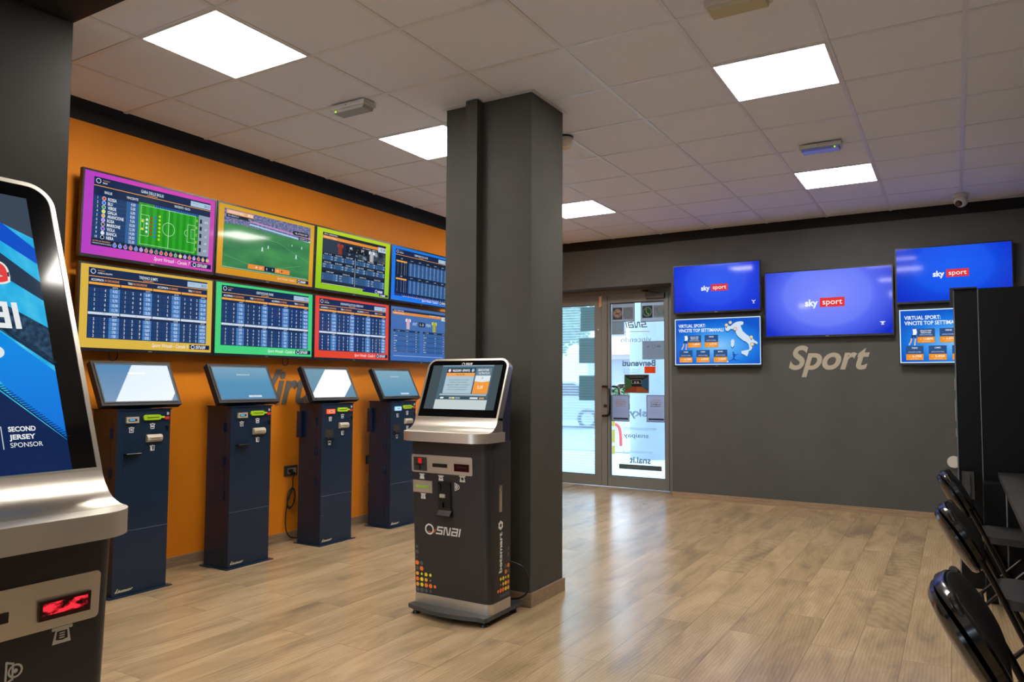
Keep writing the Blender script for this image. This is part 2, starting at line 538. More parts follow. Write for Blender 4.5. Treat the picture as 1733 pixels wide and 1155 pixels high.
class G:
    """flat picture: u to the right 0..1, v downwards 0..1 over a W x H metre area, or metres when W=H=None"""
    def __init__(self, W=1.0, H=1.0, mk=emat, eps=0.00022):
        self.W, self.H, self.mk, self.eps = W, H, mk, eps
        self.items = []
        self.lv = 0
    def up(self, n=1):
        self.lv += n
        return self
    def _add(self, pts, faces, col):
        z = (self.lv + 1) * self.eps
        self.items.append(([((u - 0.5) * self.W, (0.5 - v) * self.H, z) for u, v in pts], faces, col))
    def poly(self, pts, col):
        self._add(pts, [tuple(range(len(pts)))], col)
    def rect(self, u0, u1, v0, v1, col):
        self.poly([(u0, v0), (u0, v1), (u1, v1), (u1, v0)], col)
    def rr(self, u0, u1, v0, v1, r, col):
        W, H = self.W, self.H
        self.poly([(x / W, y / H) for x, y in rrect(u0 * W, u1 * W, v0 * H, v1 * H, r)], col)
    def disc(self, u, v, r, col, n=16, r2=None):
        self.poly([(u + r * math.cos(2 * math.pi * i / n) / self.W, v + (r2 or r) * math.sin(2 * math.pi * i / n) / self.H) for i in range(n)], col)
    def ring(self, u, v, r, w, col, n=24, a0=0, a1=360):
        pts = []
        for i in range(n + 1):
            a = R(a0 + (a1 - a0) * i / n)
            for rad in (r - w / 2, r + w / 2):
                pts.append((u + rad * math.cos(a) / self.W, v - rad * math.sin(a) / self.H))
        self._add(pts, [(2 * i, 2 * i + 1, 2 * i + 3, 2 * i + 2) for i in range(n)], col)
    def frame(self, u0, u1, v0, v1, w, col):
        a, b = w / self.W, w / self.H
        self.rect(u0, u1, v0, v0 + b, col); self.rect(u0, u1, v1 - b, v1, col)
        self.rect(u0, u0 + a, v0 + b, v1 - b, col); self.rect(u1 - a, u1, v0 + b, v1 - b, col)
    def line(self, pts, w, col):
        """thick polyline, width in metres"""
        for (ua, va), (ub, vb) in zip(pts[:-1], pts[1:]):
            ax, ay, bx, by = ua * self.W, va * self.H, ub * self.W, vb * self.H
            dx, dy = bx - ax, by - ay
            l = math.hypot(dx, dy) or 1e-6
            dx, dy = dx / l * w / 2, dy / l * w / 2
            q = [(ax - dx - dy, ay - dy + dx), (bx + dx - dy, by + dy + dx), (bx + dx + dy, by + dy - dx), (ax - dx + dy, ay - dy - dx)]
            self.poly([(x / self.W, y / self.H) for x, y in q], col)
    def text(self, s, u, v, h, col, w=None, align='c', bold=0.0, shear=0.0, xs=0.78, mirror=False, rot90=False, res=2):
        """h: cap height as a fraction of H; w: total width as a fraction of W; v: middle of the capitals"""
        vs, fs = glyphs(s, bold, shear, 1.0, res)
        if not vs:
            return
        hh = h * self.H
        k = hh / cap_height()
        x0, x1 = min(p[0] for p in vs), max(p[0] for p in vs)
        kx = k * xs if w is None else w * self.W / max(1e-6, x1 - x0)
        wid = (x1 - x0) * kx
        off = {'c': -wid / 2, 'l': 0.0, 'r': -wid}[align]
        pts = []
        for (x, y, _) in vs:
            px = (x - x0) * kx + off
            py = y * k - hh / 2
            if mirror:
                px = -px
            if rot90:
                px, py = -py, px
            pts.append((u + px / self.W, v - py / self.H))
        self._add(pts, fs, col)
    def stroke_word(self, u, v, h, w, col, t, shear=0.22, mirror=False):
        """the angular five-letter-stroke word mark, drawn as thick polylines; u,v left/middle, h,w metres"""
        L = [([(0.9, 1), (0.1, 1), (0.08, 0.54), (0.86, 0.48), (0.86, 0), (0, 0)],),
             ([(0, 0), (0, 1), (0.28, 1), (0.62, 0), (0.9, 0), (0.9, 1)],),
             ([(0.08, 1), (0.9, 1), (0.9, 0), (0.06, 0), (0.06, 0.5), (0.82, 0.5)],),
             ([(0.25, 0), (0.25, 1)],)]
        adv = [0, 1.25, 2.5, 3.55]
        tot = 4.0
        for a, strokes in zip(adv, L):
            for st in strokes:
                pts = []
                for x, y in st:
                    px = (a + x) / tot * w + shear * y * h
                    if mirror:
                        px = -px
                    pts.append((u + px / self.W, v - (y - 0.5) * h / self.H))
                self.line(pts, t, col)
    def build(self, name, parent, base=None, origin=(0, 0, 0), tilt=0.0, mw=None):
        verts, faces, mids, mats = [], [], [], []
        idx = {}
        if base is not None:
            verts += [(-self.W / 2, -self.H / 2, 0), (self.W / 2, -self.H / 2, 0), (self.W / 2, self.H / 2, 0), (-self.W / 2, self.H / 2, 0)]
            faces.append((0, 1, 2, 3)); mids.append(0); mats.append(base)
        for vs, fs, col in self.items:
            m = col if isinstance(col, bpy.types.Material) else self.mk(col)
            if m.name not in idx:
                idx[m.name] = len(mats); mats.append(m)
            o = len(verts)
            verts += vs
            for f in fs:
                faces.append(tuple(i + o for i in f)); mids.append(idx[m.name])
        me = bpy.data.meshes.new(name)
        me.from_pydata(verts, [], faces)
        me.polygons.foreach_set('material_index', mids)
        # picture lies in local X-Y; turn it upright facing -Y, leaning back by tilt
        if mw is None:
            mw = Matrix.Translation(origin) @ Matrix.Rotation(math.pi / 2 - tilt, 4, 'X')
        return link_mesh(name, me, mats, parent, mw=mw)

# ------------------------------------------------------------------ shared materials
M_black = mat('black_plastic', '#161617', 0.35)
M_blackgloss = mat('black_gloss', '#08080a', 0.08, spec=0.6)
M_bezel = mat('display_bezel', '#1b1b1e', 0.3)
M_steel = brushed('brushed_steel', '#dfd9ce', 0.42, 0)
M_steel_v = mat('brushed_steel_curved', '#d4cec2', 0.30, 1.0, var=0.03, scale=6)
M_chrome = mat('chrome', '#c8c8c8', 0.12, 1.0)
M_graphite = mat('graphite_paint', '#2c2c2e', 0.42, spec=0.4, scale=200, bump=0.1)
M_navy = mat('navy_paint', '#14273d', 0.30, spec=0.5, var=0.12, scale=6)
M_alu = mat('door_frame_grey', '#747875', 0.45, 0.0)
M_white_pl = mat('white_plastic', '#c9c6bd', 0.4)
M_wallgrey = scuffed('anthracite_wall', '#535453', 0.62)
M_wallgrey2 = scuffed('anthracite_pillar', '#4c4b47', 0.6, 0.8, 1.15)
M_walldark = scuffed('dark_wall', '#201f1b', 0.6, 0.75, 1.2)
M_orange = scuffed('orange_wall', '#ea8c20', 0.55, 0.93, 1.05)
M_blackwall = mat('black_strip', '#141416', 0.7)
M_floor = wood_floor()
M_trimw = wood_trim('oak_skirting', '#9b8268', 1)
M_trimx = wood_trim('oak_skirting_x', '#9b8268', 0)
M_tile = mat('ceiling_tile', '#dde5f2', 0.9, spec=0.2, var=0.03, scale=90, bump=0.15)
M_tbar = mat('ceiling_rail', '#d4d8de', 0.35, spec=0.5)

# ================================================================== the room
XL, XR, YB, YF = -4.69, 0.62, 8.22, -3.2     # left wall, right wall, far wall, wall behind the photographer
ZC = 3.026
OX, OY = -1.1195, 3.976                      # ceiling grid origin

struct('floor', B(XL - 0.3, XR + 0.3, YF - 0.3, 8.66, -0.05, 0.0), M_floor)

# ceiling: tiles a touch above the rails, cut out where the light panels sit
lights = [(-4, -3), (-4, 0), (-4, 4), (0, 0), (0, 4), (0, -4), (-4, -7), (0, -8), (-4, -11), ]  # the trailing entries are unseen panels added as light sources
lights = [l for l in lights if YF < OY + 0.6 * l[1]]
bm = bmesh.new()
i0, i1 = -6, 3
k0 = int(math.floor((YF - OY) / 0.6)) ; k1 = 7
XCE = -4.60
for i in range(i0, i1):
    for k in range(k0, k1 + 1):
        if (i, k) in lights:
            continue
        x0, x1 = max(OX + 0.6 * i, XCE), min(OX + 0.6 * (i + 1), XR)
        y0, y1 = max(OY + 0.6 * k, YF), min(OY + 0.6 * (k + 1), 8.27)
        if x1 - x0 < 0.03 or y1 - y0 < 0.03:
            continue
        a = 0.010
        box(bm, x0 + a, x1 - a, y0 + a, y1 - a, ZC + 0.004, ZC + 0.02)
struct('ceiling', bm, M_tile)
bm = bmesh.new()
for i in range(-5, 3):
    x = OX + 0.6 * i
    box(bm, x - 0.012, x + 0.012, YF, 8.27, ZC, ZC + 0.012)
for k in range(k0, k1 + 1):
    y = OY + 0.6 * k
    if y < YF: continue
    box(bm, XCE, XR, y - 0.012, y + 0.012, ZC + 0.0004, ZC + 0.0124)
struct('trim_1', bm, M_tbar)
struct('trim_2', B(XL - 0.3, XR + 0.3, YF - 0.3, 8.9, ZC + 0.22, ZC + 0.27), M_blackwall)

# left wall: orange boarding with a black strip above it
struct('wall_left', B(XL - 0.2, XL, YF, 8.62, 0, 2.925), M_orange)
struct('trim_3', B(XL - 0.2, XL - 0.004, YF, 8.62, 2.925, ZC + 0.22), M_blackwall)
struct('baseboard_left', B(XL, XL + 0.012, YF, 8.62, 0, 0.07), M_trimw, bevel=0.003)
# far wall: grey boarding right of the door, lintel above the door
struct('wall_back', B(-2.785, XR + 0.3, YB, YB + 0.12, 0, 2.915), M_wallgrey)
bm = bmesh.new()
box(bm, XL - 0.2, XR + 0.3, YB + 0.05, 8.62, 2.915, ZC + 0.22)
box(bm, -2.785, -2.745, YB + 0.12, 8.62, 0, 2.915)
box(bm, -2.785, XR + 0.3, YB + 0.12, 8.74, 0, 2.915)
struct('trim_4', bm, M_walldark)
struct('trim_5', B(XL - 0.2, -2.785, YB + 0.03, 8.72, 2.445, 2.915), M_wallgrey)
struct('baseboard_back', B(-2.785, XR, YB - 0.012, YB, 0, 0.065), M_trimx, bevel=0.003)
# right wall and the wall behind the photographer
struct('wall_right', B(XR, XR + 0.2, YF, YB, 0, ZC + 0.22), scuffed('grey_side_wall', '#77736c', 0.6))
bm = bmesh.new()
wx0, wx1, wz0, wz1 = -4.3, -1.3, 0.5, 1.9  # unseen window, added to bring daylight onto the ceiling
box(bm, XL - 0.2, wx0, YF - 0.2, YF, 0, ZC + 0.22); box(bm, wx1, XR + 0.2, YF - 0.2, YF, 0, ZC + 0.22)
box(bm, wx0, wx1, YF - 0.2, YF, 0, wz0); box(bm, wx0, wx1, YF - 0.2, YF, wz1, ZC + 0.22)
struct('wall_front', bm, M_wallgrey)
bm = bmesh.new()
for q in ((wx0, wx0 + 0.05, wz0, wz1), (wx1 - 0.05, wx1, wz0, wz1), (wx0, wx1, wz0, wz0 + 0.05), (wx0, wx1, wz1 - 0.05, wz1), (-2.83, -2.77, wz0, wz1)):
    box(bm, q[0], q[1], YF - 0.14, YF - 0.08, q[2], q[3])
wf = struct('added_window', bm, mat('door_frame_grey', '#6c6c68', 0.45, 0.2))
obj('glass_pane', B(wx0 + 0.05, wx1 - 0.05, YF - 0.113, YF - 0.107, wz0 + 0.05, wz1 - 0.05), glass_mat('added_window_glass'), wf)
struct('trim_13', B(-30, 25, -25, YF - 0.2, -0.12, -0.03), mat('bounce_ground', '#d6d6d4', 0.9, spec=0.2, var=0.06, scale=3))  # unseen bright ground, added to bounce skylight in through the window
struct('baseboard_right', B(XR - 0.012, XR, YF, YB - 0.012, 0, 0.065), M_trimw)

# near left pillar with the beam it carries
struct('wall_left_pier', B(XL, -3.60, 1.15, 1.90, 0, ZC + 0.1), M_walldark)
struct('trim_6', B(-3.60, XR, 1.25, 1.90, ZC - 0.02, ZC + 0.2), M_walldark)

# free-standing pillar with its duct and skirting
bm = bmesh.new()
box(bm, -2.751, -2.130, 3.781, 4.187, 0, ZC + 0.1)
struct('wall_pillar', bm, M_wallgrey2, bevel=0.004)
bm = bmesh.new()
box(bm, -2.56, -2.475, 3.715, 3.781, 0, ZC - 0.002)
struct('trim_7', bm, M_wallgrey2, bevel=0.004)
bm = bmesh.new()
a = 0.013
box(bm, -2.751 - a, -2.130 + a, 3.781 - a, 3.781, 0, 0.078)
box(bm, -2.130, -2.130 + a, 3.781, 4.187, 0, 0.078)
box(bm, -2.751 - a, -2.751, 3.781, 4.187, 0, 0.078)
box(bm, -2.751 - a, -2.130 + a, 4.187, 4.187 + a, 0, 0.078)
struct('baseboard_pillar', bm, M_trimx)
bm = bmesh.new()
a = 0.022
for q in ((-2.751 - a, -2.130 + a, 3.781 - a, 3.781), (-2.130, -2.130 + a, 3.781, 4.187), (-2.751 - a, -2.751, 3.781, 4.187), (-2.751 - a, -2.130 + a, 4.187, 4.187 + a)):
    box(bm, *q, ZC - 0.004, ZC)
struct('trim_8', bm, M_tbar)

# ------------------------------------------------------------------ ceiling light panels
def panel_mat():
    m = bpy.data.materials.new('led_panel_glow')
    m.use_nodes = True
    b = m.node_tree.nodes['Principled BSDF']
    b.inputs['Base Color'].default_value = (0.8, 0.8, 0.8, 1)
    b.inputs['Emission Color'].default_value = (1.0, 0.945, 0.875, 1)
    b.inputs['Emission Strength'].default_value = PANEL_STRENGTH
    return m
M_panel = panel_mat()
lab = {(-4, -3): 'square white ceiling light panel nearest the pink-bordered display, above the orange wall side',
       (-4, 0): 'lit ceiling panel half hidden behind the left edge of the pillar',
       (-4, 4): 'lit ceiling panel just right of the pillar, above the glass door',
       (0, 0): 'largest lit ceiling panel on the right, between the two emergency lights',
       (0, 4): 'small far lit ceiling panel above the large middle blue display',
       (0, -4): 'added ceiling light panel overhead, out of frame beyond the beam',
       (-4, -7): 'added unseen ceiling light panel behind the dark near left pier',
       (0, -8): 'added ceiling light panel over the near right end of the room, out of frame',
       (-4, -11): 'added ceiling light panel at the near left end of the room, out of frame'}
for (i, k) in lights:
    x, y = OX + 0.6 * i + 0.3, OY + 0.6 * k + 0.3
    t = thing('ceiling_light', lab[(i, k)], 'ceiling light', (x, y, ZC), 0, 'square LED panels in the ceiling grid')
    bm = bmesh.new()
    h, w = 0.298, 0.283
    for q in ((-h, h, -h, -w), (-h, h, w, h), (-h, -w, -w, w), (w, h, -w, w)):
        box(bm, *q, -0.002, 0.012)
    obj('frame', bm, M_tbar, t)
    obj('diffuser', B(-w, w, -w, w, 0.001, 0.010), M_panel, t)

# ------------------------------------------------------------------ emergency lights, detector, camera
def emergency(label, x, y, rotz, led, tint):
    t = thing('emergency_light', label, 'emergency light', (x, y, ZC), rotz, 'emergency lights on the ceiling')
    obj('mounting_plate', B(-0.08, 0.08, -0.04, 0.04, -0.006, 0), M_black, t)
    bm = bmesh.new(); box(bm, -0.14, 0.14, -0.055, 0.055, -0.034, -0.006)
    obj('housing', bm, M_white_pl, t, bevel=0.004)
    bm = bmesh.new()
    prism(bm, [(-0.13, 0), (0.13, 0), (0.122, -0.02), (-0.122, -0.02)], lambda u, v, q: (u, q, -0.034 + v), -0.046, 0.046)
    obj('lens', bm, mat('frosted_lens_' + tint.strip('#'), tint, 0.12), t, bevel=0.003)  # tint puts the light caught by each lens into its colour
    bm = bmesh.new(); cyl(bm, (led, -0.05, -0.046), (led, -0.044, -0.048), 0.004, n=10)
    obj('indicator', bm, emat('#a8ff20', 3.0), t)
    bm = bmesh.new(); cyl(bm, (-0.01, -0.0565, -0.02), (-0.01, -0.055, -0.02), 0.003, n=8)
    obj('screw', bm, M_black, t)
emergency('white emergency light above the top edge, nearest the big right ceiling panel', -0.80, 3.31, 0, 0.11, '#c4bda0')
emergency('small white emergency light with a blue reflection coloured into its lens before the far ceiling panel', -0.80, 5.69, 0, 0.10, '#8090e0')
emergency('white emergency light on the ceiling left of the pillar, green indicator lit', -3.20, 3.40, 0, -0.10, '#a5a59f')

t = thing('siren', 'small cream domed ceiling siren peeking out right of the pillar top', 'siren', (-2.335, 4.62, ZC))
bm = bmesh.new(); cyl(bm, (0, 0, -0.012), (0, 0, 0), 0.062, n=32)
obj('base', bm, M_black, t)
bm = bmesh.new()
prof = [(0.058, -0.012), (0.058, -0.06), (0.05, -0.082), (0.03, -0.094), (0.0, -0.098)]
for a, b_ in zip(prof[:-1], prof[1:]):
    cyl(bm, (0, 0, a[1]), (0, 0, b_[1]), a[0], max(b_[0], 0.001), n=32, cap=False)
bmesh.ops.remove_doubles(bm, verts=bm.verts, dist=1e-4)
obj('dome', bm, mat('cream_plastic', '#d6ccba', 0.45), t, smooth=True)

t = thing('security_camera', 'white dome security camera hanging at the ceiling edge above the right displays', 'security camera', (0.08, 7.86, ZC), R(-10))
bm = bmesh.new(); cyl(bm, (0, 0, -0.035), (0, 0, 0), 0.062, n=32)
obj('base', bm, M_white_pl, t, bevel=0.003)
bm = bmesh.new()
bmesh.ops.create_uvsphere(bm, u_segments=28, v_segments=16, radius=0.056)
bmesh.ops.translate(bm, verts=bm.verts, vec=(0, 0, -0.062))
obj('ball', bm, M_white_pl, t, smooth=True)
dv = Vector((-0.25, -0.8, -0.55)).normalized()
bm = bmesh.new(); cyl(bm, Vector((0, 0, -0.062)) + dv * 0.048, Vector((0, 0, -0.062)) + dv * 0.062, 0.030, 0.026, n=24)
obj('lens_window', bm, M_blackgloss, t)
bm = bmesh.new(); cyl(bm, Vector((0.0, 0, -0.064)) + dv * 0.0605, Vector((0, 0, -0.064)) + dv * 0.0635, 0.010, n=16)
obj('lens', bm, mat('lens_tint', '#553030', 0.1), t)

# ================================================================== display contents
NAVY, NAVY2, BLUE, LBL, ORG, WHT = '#13233f', '#1b3763', '#2b5590', '#4b7fc0', '#f2a53c', '#eef3f8'

def snai_footer(g, text, col):
    g.text(text, 0.805, 0.935, 0.046, '#f5eef5', w=0.29, align='r', shear=0.25)
    g.rect(0.82, 0.97, 0.90, 0.965, '#0f1c4a').up() if False else None
    g.rect(0.815, 0.985, 0.905, 0.965, '#0f1c4a')
    g.up()
    g.ring(0.842, 0.935, 0.0125, 0.004, WHT)
    g.stroke_word(0.866, 0.935, 0.017, 0.078, WHT, 0.0036)

def header(g, name, sub, title, u0, u1, t=0.05, icon=True, clock='28:53'):
    g.rect(u0, u1, t, t + 0.10, '#15294e'); g.up()
    g.ring(u0 + 0.03, t + 0.045, 0.014, 0.003, WHT)
    g.text('Virtual Sport', u0 + 0.06, t + 0.03, 0.014, ORG, align='l')
    g.text(name, u0 + 0.06, t + 0.06, 0.017, WHT, align='l', bold=0.01)
    g.text(title, (u0 + u1) / 2 - 0.03, t + 0.05, 0.036, '#cfe0f0', bold=0.01, xs=0.68)
    g.rect((u0 + u1) / 2 - 0.07, (u0 + u1) / 2 + 0.01, t + 0.082, t + 0.088, ORG)
    g.rect(u0, u1, t + 0.10, t + 0.108, ORG)
    g.rect(u1 - 0.17, u1, t + 0.02, t + 0.09, '#a9c4dc'); g.up()
    g.text(clock, u1 - 0.01, t + 0.055, 0.034, '#26364c', align='r')
    g.text('corsa  ora', u1 - 0.15, t + 0.045, 0.016, '#56708c', align='l')

def table_display(bgc, name, title, canale, top, bot, inner='#15294e'):
    g = G(0.94, 0.52)
    u0, u1 = 0.055, 0.955
    header(g, name, '', title, u0, u1, t=0.035)
    g.rect(u0, u1, 0.143, 0.885, inner); g.up()
    cols = [0.055, 0.275, 0.51, 0.735, 0.955]
    heads = [('ACCOPPIATA', ' IN DISORDINE'), ('TRIO', ' IN DISORDINE'), ('ACCOPPIATA', ' IN ORDINE'), ('TRIO', ' IN ORDINE')]
    for j in range(4):
        a, b = cols[j], cols[j + 1]
        n = 2 if j % 2 == 0 else 3
        m = (a + b) / 2
        wl = 0.085 if n == 2 else 0.035
        wr = 0.10 if j < 2 else 0.07
        s = m - (wl + wr) / 2
        g.text(heads[j][0], s, 0.18, 0.026, WHT, align='l', w=wl, bold=0.015)
        g.text(heads[j][1].strip(), s + wl + 0.006, 0.18, 0.026, '#e8963c', align='l', w=wr, bold=0.01)
        g.rect(a + 0.003, b - 0.003, 0.21, 0.238, ORG)
        g.rect(a + 0.003, b - 0.003, 0.272, 0.562, BLUE if False else '#1c3c6c')
        g.rect(a + 0.003, b - 0.003, 0.628, 0.878, '#1c3c6c')
        g.rect(a + 0.003, b - 0.003, 0.568, 0.598, '#cfdcea')
        g.up()
        g.text('TRIS' if n == 3 else 'COPPIA', m, 0.583, 0.012, '#56708c')
        g.text('QUOTE', m, 0.224, 0.012, '#7a4c10')
        q0 = b - (0.075 if n == 2 else 0.068)
        g.rect(q0, b - 0.003, 0.272, 0.562, LBL)
        g.rect(q0, b - 0.003, 0.628, 0.878, LBL)
        g.up()
        g.text('QUOTA', (q0 + b) / 2, 0.255, 0.016, WHT)
        g.text('QUOTA', (q0 + b) / 2, 0.612, 0.016, WHT)
        for rows, v0, v1 in ((top, 0.272, 0.562), (bot, 0.628, 0.878)):
            dv = (v1 - v0) / 5
            for r in range(5):
                v = v0 + dv * (r + 0.5)
                cell = rows[r][j]
                for q in range(n):
                    uu = a + 0.006 + (q0 - a) * (q + 0.5) / n
                    g.text(cell[q], uu, v, 0.034, WHT)
                g.text(cell[-1], (q0 + b) / 2, v, 0.036, '#dfeefa', xs=0.66)
                if r:
                    g.rect(a + 0.003, b - 0.003, v - dv / 2 - 0.002, v - dv / 2 + 0.002, '#12264a')
            for q in range(1, n):
                uu = a + 0.003 + (q0 - a) * q / n
                g.rect(uu - 0.001, uu + 0.001, v0, v1, '#12264a')
        g.lv -= 2
    g.up(4)
    snai_footer(g, 'Sport Virtuali - Canale ' + canale, bgc)
    return g, emat(bgc)

T5t = ['1 4 4,42|1 2 4 6,49|1 4 8,75|1 4 2 31,53', '1 2 9,13|1 4 6 7,90|4 1 8,93|4 1 2 33,19', '2 4 9,79|1 4 8 9,91|1 2 16,20|1 4 6 37,38', '1 6 10,94|1 3 4 12,93|4 2 19,21|4 1 6 38,17', '4 6 11,74|1 4 7 18,00|1 6 19,54|1 2 4 39,36']
T5b = ['5 7 419|3 5 7 1752|5 7 855|6 7 3 11581', '3 5 304|5 7 8 1342|7 5 834|5 3 7 10933', '5 8 236|5 6 7 1069|5 3 626|7 5 3 10739', '5 6 190|3 5 8 963|3 5 542|3 5 7 10379', '2 5 158|2 5 7 878|5 8 491|7 3 5 9723']
T6t = ['1 7 5,76|1 7 6 8,05|1 7 10,70|1 7 6 38,80', '1 8 7,82|1 6 7 9,08|1 8 12,11|1 8 7 40,20', '1 4 8,45|1 4 8 9,18|7 1 13,99|7 1 6 44,34', '1 2 10,31|1 2 7 13,25|1 4 15,12|7 8 1 46,04', '1 3 13,46|1 2 8 14,77|8 1 16,60|1 6 7 48,10']
T6b = ['4 5 435|3 4 5 1087|4 5 836|5 4 3 9250', '3 5 279|2 4 5 982|5 4 822|3 4 5 9040', '2 5 211|4 5 6 916|3 5 577|4 3 5 8761', '5 6 213|4 5 8 778|5 3 545|4 5 3 8422', '5 8 142|2 3 5 716|5 2 452|4 3 2 7610']
T7t = ['1 9 11,76|1 2 9 30,06|1 9 21,68|1 9 2 98,8', '8 9 14,72|1 9 8 32,48|9 1 24,34|9 1 8 102', '5 9 16,80|1 5 9 34,20|1 8 28,18|1 9 5 114', '2 9 21,48|2 9 1 41,40|8 9 31,40|9 1 2 118', '1 8 23,48|8 9 5 44,72|5 9 36,10|1 8 9 124']
T7b = ['6 9 474|3 6 7 2446|6 7 911|6 3 7 9980', '6 10 276|6 7 8 2048|7 6 872|7 6 3 9640', '6 10 214|2 6 7 1861|6 3 640|3 6 7 9222', '6 7 191|2 3 6 1416|3 6 611|7 3 6 8840', '3 6 157|4 6 7 1170|6 2 540|6 2 3 8412']
P_ = lambda rows: [[c.split(' ') for c in r.split('|')] for r in rows]

def marble_display():
    g = G(0.94, 0.52)
    u0, u1 = 0.065, 0.958
    header(g, 'BIGLIE', '', 'GARA DELLE BIGLIE', u0, u1, t=0.055)
    g.rect(u0, u1, 0.163, 0.885, '#16294c'); g.up()
    g.rect(u0, 0.385, 0.275, 0.80, '#1c3c68')
    g.rect(0.385, u1, 0.163, 0.235, '#1b2c4c')
    g.rect(0.405 - 0.11, 0.385, 0.275, 0.80, '#3c6ba8')
    g.rect(0.385, 0.862, 0.245, 0.80, '#1f8f1c')
    g.rect(0.862, u1, 0.245, 0.80, '#8f9db0')
    g.up()
    g.text('BIGLIE', 0.165, 0.225, 0.030, '#dbe8f5', bold=0.01)
    g.text('VINCENTE', 0.335, 0.225, 0.030, '#dbe8f5', bold=0.01, w=0.085)
    g.text('VINCENTE + BUCA', 0.72, 0.20, 0.030, '#dbe8f5', bold=0.01, w=0.13)
    names = ['ROSSA', 'BLU', 'VERDE', 'GIALLA', 'ARANCIONE', 'ROSA', 'MARRONE', 'VIOLA', 'BIANCA', 'NERA']
    cols = ['#e03a32', '#2f66e6', '#37a42e', '#e6e22a', '#e8a32a', '#b07ef0', '#6e3626', '#8c2ed0', '#dfe6ee', '#0b0d12']
    odds = ['4,00', '5,00', '6,00', '8,00', '9,00', '10,00', '12,00', '14,00', '20,00', '25,00']
    for r in range(10):
        v = 0.302 + 0.0525 * r
        g.text(str(r + 1), 0.095, v, 0.030, '#e8f0f8')
        g.disc(0.138, v, 0.0125, '#d9e2ea', 18)
        g.up(); g.disc(0.138, v, 0.0098, cols[r], 18); g.lv -= 1
        g.text(names[r], 0.165, v, 0.037, '#eef4fa', align='l', xs=0.66, bold=0.015)
        g.text(odds[r], 0.342, v, 0.036, '#eef4fa', xs=0.68)
        if r: g.rect(u0, 0.385, v - 0.0275, v - 0.0255, '#3a5f95')
    for i in range(9):
        g.rect(0.385 + i * 0.053, 0.385 + i * 0.053 + 0.0265, 0.25, 0.80, '#2aa326')
    g.up()
    L = '#c9f5cc'
    g.frame(0.40, 0.835, 0.275, 0.775, 0.0022, L)
    g.rect(0.6165, 0.6195, 0.275, 0.775, L)
    g.ring(0.618, 0.525, 0.045, 0.0024, L, 32)
    g.frame(0.40, 0.465, 0.395, 0.665, 0.0020, L); g.frame(0.40, 0.428, 0.455, 0.595, 0.0020, L)
    g.frame(0.77, 0.835, 0.405, 0.645, 0.0020, L); g.frame(0.80, 0.835, 0.46, 0.59, 0.0020, L)
    g.ring(0.77, 0.525, 0.022, 0.002, L, 16, 90, 270)
    g.up()
    for uu, n, c, s in ((0.415, 2, '#d8e22a', 0.10), (0.448, 4, '#d7eef8', 0.052), (0.482, 5, '#a33420', 0.050), (0.512, 6, '#2f66e6', 0.050), (0.545, 7, '#b8e02a', 0.050)):
        for q in range(n):
            g.disc(uu, 0.53 + (q - (n - 1) / 2) * s, 0.0085, c, 12)
    for q, ch in enumerate('ABCDE'):
        v = 0.33 + 0.098 * q
        g.text(ch, 0.847, v, 0.032, '#c6e838', bold=0.02)
        g.rect(0.872, 0.890, v - 0.028, v + 0.028, '#1a2740')
        g.text(('x50', 'x3', 'x2', 'x4', 'x15')[q], 0.925, v, 0.032, '#e4eaf2')
    for q in range(22):
        g.rect(0.50 + q * 0.0165, 0.50 + q * 0.0165 + 0.012, 0.245, 0.272, '#1f38b0')
    g.rect(u0, u1, 0.805, 0.885, '#122040'); g.up()
    g.text('ULTIMI 20 VINCENTI', u0 + 0.008, 0.828, 0.016, '#f0b070', align='l', w=0.12)
    g.text('VINCENTE E BUCA IN ARRIVO', u0 + 0.008, 0.856, 0.014, '#e6edf5', align='l', w=0.13)
    seq = [1, 1, 7, 0, 1, 5, 0, 0, 6, 0, 0, 0, 2, 3, 5, 0, 5, 0, 4, 4]
    for q, cc in enumerate(seq):
        uu = 0.225 + q * 0.0382
        g.disc(uu, 0.852, 0.0125, '#e6edf5', 16); g.up()
        g.disc(uu, 0.852, 0.0105, cols[cc], 16); g.up()
        g.text(str((cc * 3 + q) % 9 + 1), uu, 0.852, 0.018, WHT); g.lv -= 2
        g.text('1 BUCA', uu, 0.818, 0.009, '#e6edf5', xs=0.6)
    g.up(2)
    snai_footer(g, 'Sport Virtuali - Canale 7', '')
    return g, grad_mat('pink_picture', [(0.0, '#b23fc0'), (0.5, '#d245b4'), (1.0, '#c44aae')], 'X', (-0.47, 0, 0), (0.94, 1, 1))

